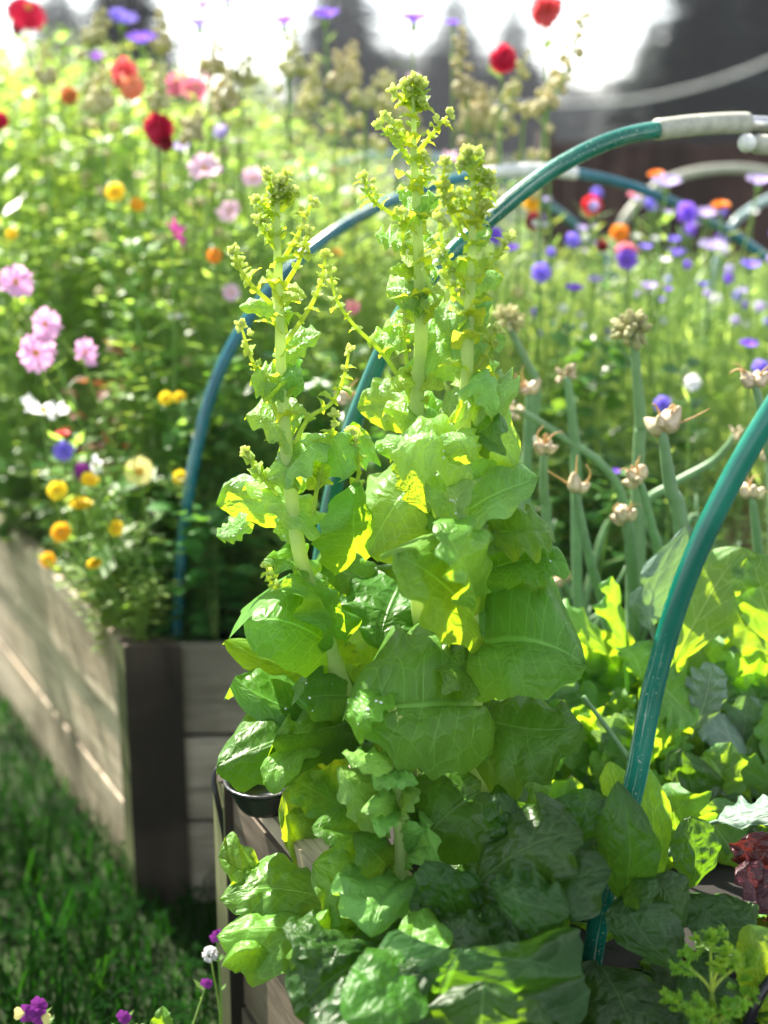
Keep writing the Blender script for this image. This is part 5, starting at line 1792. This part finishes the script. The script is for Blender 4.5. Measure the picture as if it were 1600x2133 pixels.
B(495, 294, 3.1, 'daisy', 'white', 20, 'bright white bloom left of the far pale hoop', UP)
B(830, 372, 3.0, 'cornflower', 'lilac', 20, 'lilac bloom left of the middle lettuce stem', UP)
B(365, 660, 2.7, 'daisy', 'white', 18, 'small whitish bloom left of the blue hoop', UP)
# right hand cornflower bed
for a in ((1126, 570, 2.7, 'cornflower', 'blue', 30, 'blue violet cornflower above the flat spiky onion cluster', CAMF), (1305, 542, 2.7, 'cornflower', 'violet', 30, 'violet cornflower in the middle of the right bed', CAMF),
          (1196, 606, 2.65, 'cornflower', 'violet', 24, 'flat seen violet cornflower left of the largest dry onion head', UP), (1192, 502, 2.9, 'cornflower', 'blue', 22, 'blue cornflower under the dark red blooms', CAMF),
          (1562, 558, 2.75, 'cornflower', 'blue', 26, 'blue violet cornflower near the right edge', UP), (1483, 520, 2.9, 'cornflower', 'lilac', 34, 'wide lilac blue cornflower under the blue hoop end', UP),
          (1410, 532, 2.9, 'cornflower', 'blue', 24, 'small blue cornflower left of the wide lilac blue one', UP), (1430, 446, 2.9, 'cornflower', 'violet', 30, 'violet cornflower in front of the blue hoop', CAMF),
          (1470, 452, 3.0, 'cornflower', 'lilac', 30, 'pale lilac cornflower right of the violet one at the blue hoop', UP), (1388, 388, 2.9, 'cornflower', 'lilac', 36, 'pale lilac cornflower in front of the blue hoop where it bends down', UP),
          (1580, 384, 3.0, 'cornflower', 'lilac', 30, 'lilac cornflower near the right edge over the pale hoop', UP), (1030, 492, 2.7, 'cornflower', 'violet', 26, 'violet cornflower half behind the right lettuce tip', CAMF),
          (1066, 522, 2.7, 'cornflower', 'violet', 22, 'violet cornflower right of the right lettuce shoots', UP), (1232, 428, 3.1, 'dahlia', 'scarlet', 26, 'scarlet bloom under the blue hoop', CAMF),
          (1112, 460, 3.0, 'dahlia', 'dark_red', 24, 'dark red bloom right of the teal hoop', CAMF), (1108, 424, 3.2, 'marigold', 'golden', 22, 'golden bloom behind the teal hoop', CAMF),
          (1290, 486, 3.0, 'marigold', 'orange', 24, 'orange bloom, one of two in the right bed', CAMF), (1502, 430, 3.0, 'marigold', 'orange', 24, 'rusty orange bloom behind the blue hoop at right', UP),
          (1368, 366, 3.2, 'marigold', 'orange', 22, 'orange bloom in front of the dark fence', UP), (1305, 518, 2.85, 'zinnia', 'pink', 30, 'dusky pink bloom above the violet cornflower', UP),
          (1440, 798, 2.4, 'cornflower', 'white', 24, 'whitish bloom low right of the big dry onion head', CAMF), (1378, 842, 2.3, 'cornflower', 'blue', 24, 'blue cornflower behind the onion with four big bulbs', CAMF),
          (1582, 770, 2.4, 'cornflower', 'blue', 26, 'blue violet cornflower at the right edge behind an onion', CAMF), (1240, 588, 2.7, 'cornflower', 'lilac', 22, 'pale lilac cornflower right of the flat violet one', UP),
          (1352, 600, 2.7, 'cornflower', 'lilac', 22, 'pale lilac cornflower above the big dry onion head', UP), (1345, 518, 2.9, 'cornflower', 'blue', 18, 'small blue cornflower right of the dusky pink bloom', UP),
          (1255, 512, 2.9, 'dahlia', 'dark_red', 20, 'small dark red bloom right of the blue cornflower', UP), (1560, 722, 2.5, 'cornflower', 'violet', 24, 'violet cornflower above the right edge onion', UP),
          (1282, 985, 2.3, 'cornflower', 'violet', 14, 'small violet bloom low among the onion stalks', UP), (1125, 470, 2.95, 'cosmos', 'white', 22, 'whitish bloom right of the dark red one', UP),
          (1325, 405, 3.2, 'cosmos', 'pink', 20, 'faded pink bloom by the fence left of the lilac cornflower', UP), (1385, 545, 2.8, 'cornflower', 'white', 16, 'small white cornflower in the right bed', UP)):
    B(*a)

# extra small blooms, nothing tells them apart
rnd = random.Random(8)
for i in range(76):
    x, y = rnd.uniform(1080, 1620), rnd.uniform(400, 720)
    B(x, y, rnd.uniform(2.8, 3.8), 'cornflower', rnd.choice(['lilac', 'violet', 'blue', 'white', 'lilac']), rnd.uniform(10, 17), 'small distant cornflower in the right hand bed', rnd.choice([UP, CAMF]), 'small distant cornflowers', leaves=4, r_stem=.0015)
for i in range(30):
    x, y = rnd.uniform(0, 900), rnd.uniform(230, 800)
    B(x, y, rnd.uniform(3.0, 3.8), 'daisy', rnd.choice(['white', 'pale_pink', 'pale_yellow', 'white']), rnd.uniform(9, 15), 'small pale bloom deep in the tall foliage at left', rnd.choice([UP, CAMF]), 'small pale blooms in the foliage', leaves=4, r_stem=.0015)

# ------------------------------------------------------------------ dry seed stalks (round calyces up the stem)
def seed_stalk(px, Y, label, r=0.0095, dens=34, group=None):
    rnd = random.Random(int(px[0][0] * 5 + px[0][1]))
    P3 = [P(x, y, Y) for x, y in px]
    base = P3[-1].copy()
    base.z = SOIL - 0.02
    cur = catmull(P3 + [base], 8)
    rt = thing('seed_stalk', label, 'seed stalk', (base.x, base.y, SOIL), group)
    mb = MB()
    mb.tube(cur, [0.002, 0.004], 7)
    mb.build('stem', M['stem'], rt)
    mb = MB()
    n = int(len(cur) * .85)
    for k in range(dens):
        f = k / dens
        i = int(f * n)
        a = k * 2.4
        d = Vector((math.cos(a), math.sin(a), .35)).normalized()
        rr = r * rnd.uniform(.55, 1.2) * (.45 + .75 * min(1, f * 2.5))
        p = cur[i] + d * rr * rnd.uniform(1.1, 2.2)
        mb.ell(p, (rr, rr * .85), d, 8, 6)
    mb.tube(cur[:n + 1], .0024, 6)
    mb.build('seed_head', M['pod'], rt)
    return rt


for pts, Y, lb in (([(1235, 10), (1205, 60), (1180, 150), (1150, 220), (1130, 330)], 2.9, 'leaning stalk of beige seed pods against the bright sky at right'),
                   ([(965, 60), (958, 130), (968, 200), (975, 300)], 2.9, 'stalk of beige pods in front of the pointed conifer'),
                   ([(1098, 110), (1075, 180), (1050, 260), (1040, 340)], 2.95, 'stalk of greenish pods below the round crimson bloom'),
                   ([(1170, 150), (1120, 230), (1085, 330)], 3.0, 'stalk of beige pods left of the dark tall conifers'),
                   ([(705, 110), (712, 180), (700, 280)], 3.1, 'stalk of beige pods in front of the middle conifer'),
                   ([(610, 60), (615, 150), (600, 250)], 3.1, 'stalk of green pods under the purple cornflower with pale rim'),
                   ([(795, 150), (770, 220), (760, 300)], 3.1, 'stalk of tan pods left of the tallest lettuce tip'),
                   ([(740, 90), (730, 160), (738, 260)], 3.3, 'thin stalk of pods right of the middle conifer trunk line'),
                   ([(520, 90), (510, 170), (505, 260)], 3.3, 'stalk of pods against the left sky patch'),
                   ([(445, 80), (450, 150), (440, 240)], 3.2, 'stalk of pods left of the left sky patch'),
                   ([(215, 20), (200, 90), (190, 180)], 3.2, 'tall stalk of pods at upper left by the dark conifer'),
                   ([(330, 20), (340, 100), (330, 200)], 3.3, 'tall stalk of pods right of the flat violet cornflower'),
                   ([(1005, 180), (1000, 240), (1005, 330)], 3.1, 'stalk of tan pods between two conifers'),
                   ([(90, 90), (100, 170), (95, 260)], 3.1, 'stalk of pods below the crimson zinnia'),
                   ([(410, 230), (405, 290), (400, 350)], 2.9, 'rusty stalk of pods above the large pale pink cosmos')):
    seed_stalk(pts, Y, lb)
rnd = random.Random(66)
for i in range(9):
    x = rnd.uniform(420, 1190) if i < 6 else rnd.uniform(20, 420)
    y = rnd.uniform(70, 240) if x < 1000 else rnd.uniform(180, 290)
    dx = rnd.uniform(-25, 25)
    seed_stalk([(x, y), (x + dx * .4, y + 80), (x + dx, y + rnd.uniform(150, 210))], rnd.uniform(2.9, 3.5), 'stalk of round dry pods in the crowd against the dark trees', rnd.uniform(.008, .011), 40, 'dry pod stalks in the crowd')

# ------------------------------------------------------------------ filler plants
def blade(mb, p, d, L, w, up, droop=0.15):
    s = d.cross(up)
    if s.length < 1e-4:
        s = d.orthogonal()
    s = s.normalized() * w
    q = p + d * L * .5
    e = p + d * L - Vector((0, 0, L * droop))
    mb.add([p, q - s, e, q + s], [(0, 1, 2, 3)])


def proto_feathery(seed):
    rnd = random.Random(seed)
    st, fo = MB(), MB()
    H = 1.0
    mainc = catmull([Vector((0, 0, -.02)), Vector((rnd.uniform(-.03, .03), rnd.uniform(-.03, .03), .5)), Vector((rnd.uniform(-.08, .08), rnd.uniform(-.08, .08), H))], 8)
    st.tube(mainc, [.004, .0012], 6)
    for b in range(15):
        f = .12 + .86 * b / 15
        p = mainc[int(f * (len(mainc) - 1))]
        a = b * 2.4 + rnd.uniform(-.4, .4)
        d = Vector((math.cos(a), math.sin(a), rnd.uniform(.7, 1.5))).normalized()
        L = rnd.uniform(.10, .22)
        c2 = catmull([p, p + d * L * .6, p + d * L + Vector((0, 0, L * .15))], 5)
        st.tube(c2, [.002, .0008], 5)
        for k in range(8):
            q = c2[min(len(c2) - 1, 1 + int(k * (len(c2) - 1) / 8))]
            aa = rnd.uniform(0, 6.28)
            dd = Vector((math.cos(aa), math.sin(aa), rnd.uniform(-.1, .9))).normalized()
            LL = rnd.uniform(.035, .075)
            side = dd.cross(Vector((0, 0, 1))).normalized()
            for z in range(9):
                o = q + dd * LL * z / 9
                sgn = -1 if z % 2 else 1
                bd = (dd * .6 + side * sgn * rnd.uniform(.5, 1) + Vector((0, 0, rnd.uniform(-.3, .5)))).normalized()
                blade(fo, o, bd, rnd.uniform(.018, .04), rnd.uniform(.0009, .0018), Vector((rnd.uniform(-1, 1), rnd.uniform(-1, 1), 1)))
    return st, fo


def proto_leafy(seed, n=260, lmin=.02, lmax=.05, wid=.30):
    rnd = random.Random(seed)
    st, fo = MB(), MB()
    stems = []
    for k in range(5):
        a = rnd.uniform(0, 6.28)
        r = rnd.uniform(.02, .16)
        c = catmull([Vector((0, 0, -.02)), Vector((math.cos(a) * r * .4, math.sin(a) * r * .4, .45)), Vector((math.cos(a) * r, math.sin(a) * r, rnd.uniform(.75, 1.0)))], 7)
        st.tube(c, [.004, .0012], 6)
        stems.append(c)
    for k in range(n):
        c = rnd.choice(stems)
        i = rnd.randint(2, len(c) - 1)
        a = rnd.uniform(0, 6.28)
        d = Vector((math.cos(a), math.sin(a), rnd.uniform(-.2, .9))).normalized()
        p = c[i] + d * rnd.uniform(0, .07)
        L = rnd.uniform(lmin, lmax)
        up = Vector((rnd.uniform(-.5, .5), rnd.uniform(-.5, .5), 1)).normalized()
        s = d.cross(up).normalized()
        n_ = s.cross(d)
        w = L * wid
        e = p + d * L - n_ * L * .2
        q1, q2 = p + d * L * .33, p + d * L * .7 - n_ * L * .06
        fo.add([p, q1 - s * w + n_ * w * .3, q2 - s * w * .8 + n_ * w * .2, e, q2 + s * w * .8 + n_ * w * .2, q1 + s * w + n_ * w * .3, q1, q2], [(0, 1, 6), (1, 2, 7, 6), (2, 3, 7), (0, 6, 5), (6, 7, 4, 5), (7, 3, 4)])
    return st, fo


def proto_grassy(seed):
    """thin stems with narrow leaves and little buds (cornflower plants)"""
    rnd = random.Random(seed)
    st, fo = MB(), MB()
    for k in range(9):
        a = rnd.uniform(0, 6.28)
        r = rnd.uniform(.02, .18)
        c = catmull([Vector((0, 0, -.02)), Vector((math.cos(a) * r * .6, math.sin(a) * r * .6, .45)), Vector((math.cos(a) * r, math.sin(a) * r, rnd.uniform(.7, 1.0)))], 6)
        st.tube(c, [.0026, .0012], 5)
        if rnd.random() < .7:
            st.ell(c[-1], (.006, .008), nu=6, nv=5)
        for j in range(13):
            p = c[rnd.randint(1, len(c) - 2)]
            aa = rnd.uniform(0, 6.28)
            d = Vector((math.cos(aa), math.sin(aa), rnd.uniform(.6, 2.0))).normalized()
            blade(fo, p, d, rnd.uniform(.05, .11), rnd.uniform(.0016, .0034), Vector((rnd.uniform(-1, 1), rnd.uniform(-1, 1), .2)), .1)
    return st, fo


def make_proto(fn, mat, *a):
    st, fo = fn(*a)
    return st.mesh('stem', M['stem']), fo.mesh('foliage', M[mat])


PROTO = {
    'feathery_plant': [make_proto(proto_feathery, 'fern', s) for s in (1, 2, 3, 4)],
    'leafy_plant': [make_proto(proto_leafy, 'fern2', s) for s in (5, 6, 7)],
    'cornflower_plant': [make_proto(proto_grassy, 'grey_green', s) for s in (8, 9, 10)],
    'low_plant': [make_proto(proto_leafy, 'dark_leaf', s, 130, .05, .12, .34) for s in (12, 13)],
    'rusty_plant': [make_proto(proto_leafy, 'rust_leaf', s, 80, .03, .07, .3) for s in (15,)],
}
LAB = {'feathery_plant': ('feathery green plant in the tall crowd of the flower bed', 'plant', 'feathery plants filling the beds'),
       'leafy_plant': ('bushy small leaved plant in the tall crowd of the flower bed', 'plant', 'leafy plants filling the beds'),
       'cornflower_plant': ('slender grey green cornflower plant with narrow leaves', 'plant', 'cornflower plants filling the beds'),
       'low_plant': ('low dark leaved plant at the shaded foot of the flower bed', 'plant', 'low plants at the bed front'),
       'rusty_plant': ('rusty red leaved plant in the left part of the flower bed', 'plant', 'rusty plants')}


def filler(kind, loc, H, wide, rz, k):
    st, fo = PROTO[kind][k % len(PROTO[kind])]
    lb, cat, grp = LAB[kind]
    rt = thing(kind, lb, cat, loc, grp)
    rt.rotation_euler = (0, 0, rz)
    rt.scale = (wide, wide, H)
    link_mesh('stem', st, rt)
    link_mesh('foliage', fo, rt)
    return rt


def ztop(px):
    return float(np.interp(px, [-300, 0, 120, 250, 450, 600, 700, 800, 950, 1100, 1250, 1600, 2000], [40, 40, 55, 100, 150, 230, 290, 340, 390, 470, 520, 520, 520]))


rnd = random.Random(99)
cnt = 0
tries = 0
pts_used = []
while cnt < 250 and tries < 9000:
    tries += 1
    u, v = rnd.uniform(.05, 1.45), rnd.random() ** 1.3 * 2.6 + 0.12
    p = FA + Vector((u, 0.013 * u, 0)) + E * v
    x0, _ = proj((p.x, p.y, 1.0))
    if x0 < -150 or x0 > 1400:
        continue
    if any((p - q).length < 0.075 for q in pts_used):
        continue
    zt = P(x0, ztop(x0), p.y).z
    ramp = 0.20 + v * 0.95 + rnd.uniform(-.05, .15)
    if u < .25:
        ramp *= .55 + 1.8 * u
    H = min(zt - SOIL, ramp) * rnd.uniform(.82, 1.05)
    if x0 > 750:
        H = min(H, zt - SOIL)
    H = max(.16, H)
    pts_used.append(p.copy())
    if v < .38 and rnd.random() < .6:
        kind = 'low_plant'
    elif x0 < 260 and v < 1.0 and rnd.random() < .16:
        kind = 'rusty_plant'
    elif x0 > 1000:
        kind = 'cornflower_plant' if rnd.random() < .6 else 'feathery_plant'
    else:
        kind = rnd.choice(['feathery_plant', 'feathery_plant', 'leafy_plant', 'cornflower_plant'] if x0 > 350 else ['feathery_plant', 'leafy_plant', 'leafy_plant'])
    filler(kind, (p.x, p.y, SOIL), H, (H * .5 + .55) * rnd.uniform(.8, 1.15) if kind != 'low_plant' else .5, rnd.uniform(0, 6.28), cnt)
    cnt += 1
for i in range(64):
    if i >= 46:
        u, v = rnd.uniform(.08, .8), rnd.uniform(.08, .4)
    elif i < 24:
        u, v = rnd.uniform(.03, 1.2), rnd.uniform(.05, .22)
    else:
        u, v = rnd.uniform(.02, .14), rnd.uniform(.05, 1.6)
    p = FA + Vector((u, 0.013 * u, 0)) + E * v
    filler(rnd.choice(['leafy_plant', 'low_plant', 'leafy_plant', 'feathery_plant']), (p.x, p.y, SOIL), rnd.uniform(.16, .34), rnd.uniform(.4, .6), rnd.uniform(0, 6.28), i)
cnt2 = 0
tries = 0
while cnt2 < 210 and tries < 6000:
    tries += 1
    u, v = rnd.uniform(-.42, 1.3), rnd.random() ** 1.2 * 2.6 + .02
    p = RA + W * u + E * v
    x0, _ = proj((p.x, p.y, 1.0))
    if x0 < 900 or x0 > 1750 or any((p - q).length < 0.07 for q in pts_used[-120:]):
        continue
    pts_used.append(p.copy())
    zt = P(x0, 540 - 30 * rnd.random(), p.y).z
    H = max(.25, min(zt - SOIL, .42 + .5 * v) * rnd.uniform(.85, 1.05))
    filler('cornflower_plant' if rnd.random() < .8 else 'feathery_plant', (p.x, p.y, SOIL), H, .6 + .3 * H, rnd.uniform(0, 6.28), cnt2)
    cnt2 += 1

# unseen bushy plants added left of the picture to cast shade on the grass
for k, (x, y, hh) in enumerate(((-1.02, 2.0, .9), (-1.12, 2.3, 1.0), (-1.2, 2.62, 1.0), (-1.3, 2.1, 1.1), (-1.4, 2.5, 1.1), (-.92, 1.72, .8), (-1.15, 1.75, 1.0), (-1.3, 2.9, 1.0), (-1.5, 2.85, 1.1), (-.85, 1.45, .7), (-1.12, 2.45, .8), (-1.2, 2.8, .8), (-1.25, 3.0, .9), (-1.08, 2.15, .8), (-1.0, 1.85, .8), (-1.35, 2.35, 1.1), (-1.4, 2.7, 1.1), (-1.25, 1.95, 1.0))):
    filler('leafy_plant', (x, y, 0), hh, 1.3, k * 1.3, k)

# ------------------------------------------------------------------ lawn between and beside the beds
def lawn():
    rnd = random.Random(3)
    v, f, uv = [], [], []
    mb = MB()
    n = 0
    while n < 26000:
        Yg = 1.25 + 4.2 * rnd.random() ** 1.4
        x = rnd.uniform(-.62 * Yg - .15, .15)
        p = Vector((x, Yg, 0))
        # keep out of the beds
        if (p - FA).dot(Vector((-E.y, E.x, 0))) < -.02 and p.y > FA.y - .03 + 0.01 * (p.x - FA.x) and p.x < FB.x:
            continue
        q = p - NA
        if q.dot(W) > -.02 and q.dot(E) < .02:
            continue
        n += 1
        L = rnd.uniform(.03, .10) * (1.0 + .7 * noise.noise(p * 5))
        a = rnd.uniform(0, 6.28)
        d = Vector((math.cos(a) * rnd.uniform(.1, .8), math.sin(a) * rnd.uniform(.1, .8), 1)).normalized()
        s = Vector((-math.sin(a), math.cos(a), 0)) * rnd.uniform(.0012, .0028)
        m_ = p + d * L * .55
        e = p + d * L + Vector((d.x, d.y, -.4)) * L * .35
        mb.add([p - s, p + s, m_ + s * .8, e, m_ - s * .8], [(0, 1, 2, 4), (4, 2, 3)])
        if n % 14 == 0:
            # clover-like leaves
            for k in range(3):
                b = a + k * 2.1
                r = rnd.uniform(.006, .013)
                c = p + d * L * .8
                o = Vector((math.cos(b), math.sin(b), .25)) * r
                t_ = Vector((-math.sin(b), math.cos(b), 0)) * r * .6
                mb.add([c, c + o * .7 - t_, c + o * 1.4, c + o * .7 + t_], [(0, 1, 2, 3)])
    o = mb.build('grass', M['grass'])
    tag(o, 'short weedy grass on the path between the beds', 'grass', kind='stuff')


lawn()

# ------------------------------------------------------------------ weeds and violas at the lower left
def viola(px, py, Yv, label, c1='deep_purple', c2='yellow', rpx=20):
    rt = bloom(px, py, Yv, 'viola', c1, rpx, label, (.1, -.9, .4), None, 'pv_' + c2, soil=0.0, leaves=8, r_stem=.0012)
    return rt


M['pv_yellow'] = M['p_pale_yellow']
M['pv_purple'] = M['p_deep_purple']
viola(52, 2110, 1.62, 'purple viola with pale lower petals in the bottom left corner', 'deep_purple', 'yellow', 22)
viola(82, 2092, 1.63, 'dark purple viola, upper left of the pair at the bottom left', 'deep_purple', 'purple', 18)
viola(86, 2118, 1.62, 'viola with a big pale yellow lip at the bottom left', 'deep_purple', 'yellow', 20)
viola(258, 2118, 1.65, 'small purple viola by the bottom edge', 'deep_purple', 'purple', 16)
viola(430, 2048, 1.66, 'magenta violet bloom on the weed at the foot of the front bed', 'deep_purple', 'purple', 13)
viola(452, 1950, 1.68, 'purple bloom half behind the overhanging lettuce leaf', 'deep_purple', 'purple', 16)

rt = thing('clover_flower', 'round whitish clover head at the foot of the front bed', 'clover', (P(440, 1990, 1.68).x, 1.70, 0))
top = P(438, 1988, 1.68)
mb = MB(); mb.tube(catmull([Vector(rt.location), Vector(rt.location).lerp(top, .6) + Vector((.01, 0, 0)), top], 5), .0015, 6); mb.build('stem', M['stem'], rt)
mb = MB()
rnd = random.Random(6)
for k in range(70):
    d = Vector((rnd.gauss(0, 1), rnd.gauss(0, 1), rnd.gauss(.3, 1))).normalized()
    mb.ell(top + d * .008, (.0016, .0035), d, 5, 4)
mb.build('flower_head', M['p_white'], rt)

# a scraggly weed in front of the board wall, and taller grass tufts
for i, (px, py, Yw, lb) in enumerate(((470, 2133, 1.62, 'pale stemmed weed with small leaves at the foot of the front bed wall'), (540, 2120, 1.58, 'weed with whitish tips close to the overhanging lettuce'), (405, 2150, 1.60, 'thin weed left of the pale stemmed one'))):
    b = P(px, py, Yw)
    rnd = random.Random(40 + i)
    rt = thing('weed', lb, 'weed', (b.x, b.y, 0))
    st, fo = MB(), MB()
    for k in range(9):
        a = rnd.uniform(0, 6.28)
        hh = rnd.uniform(.10, .24)
        c = catmull([Vector((b.x, b.y, 0)), Vector((b.x + .03 * math.cos(a), b.y + .03 * math.sin(a), hh * .5)), Vector((b.x + .10 * math.cos(a), b.y + .07 * math.sin(a), hh)), Vector((b.x + .13 * math.cos(a), b.y + .09 * math.sin(a), hh * rnd.uniform(.9, 1.1)))], 6)
        st.tube(c, [.0018, .0008], 6)
        for j in range(14):
            q = c[rnd.randint(4, len(c) - 1)]
            small_leaf(fo, q, (rnd.uniform(-1, 1), rnd.uniform(-1, 1), rnd.uniform(0, .9)), (0, 0, 1), rnd.uniform(.010, .024), .0045, rnd.randint(0, 999), nu=4, nh=1)
    st.build('stem', M['stem'], rt)
    fo.build('leaves', M['dark_leaf'], rt)
for i, (px, py, Yw, hh) in enumerate(((370, 2160, 1.6, .16), (300, 2160, 1.6, .12), (395, 2170, 1.58, .2), (20, 1900, 2.0, .2), (120, 1990, 1.85, .2), (60, 1740, 2.4, .2), (200, 1960, 2.05, .16), (310, 2010, 1.9, .14), (90, 1850, 2.2, .22))):
    b = P(px, py, Yw)
    rnd = random.Random(60 + i)
    mb = MB()
    for k in range(16):
        a = rnd.uniform(0, 6.28)
        L = hh * rnd.uniform(.5, 1.2)
        d = Vector((math.cos(a) * .5, math.sin(a) * .5, 1)).normalized()
        p = Vector((b.x + rnd.uniform(-.02, .02), b.y + rnd.uniform(-.02, .02), 0))
        s = Vector((-math.sin(a), math.cos(a), 0)) * .0028
        m_, e = p + d * L * .6, p + d * L + Vector((d.x, d.y, -.3)) * L * .4
        mb.add([p - s, p + s, m_ + s * .9, e, m_ - s * .9], [(0, 1, 2, 4), (4, 2, 3)])
    tag(mb.build('grass_tuft', M['grass'], origin=Vector((b.x, b.y, 0))), 'taller tuft of bright grass blades standing out of the path lawn', 'grass tuft', 'tufts of tall grass on the path')
b = P(335, 2110, 1.62)
rt = thing('weed', 'broad round light green leaf of a weed at the bottom edge left of the lettuce', 'weed', (b.x, b.y, 0))
mb = MB(); small_leaf(mb, P(340, 2150, 1.62), (0, .1, 1), (0, -1, .2), .035, .016, 5, nu=12, nh=5); mb.build('leaf', M['lettuce'], rt)
mb = MB(); mb.tube([Vector((b.x, b.y, 0)), P(340, 2150, 1.62)], .0015, 6); mb.build('stem', M['stem'], rt)
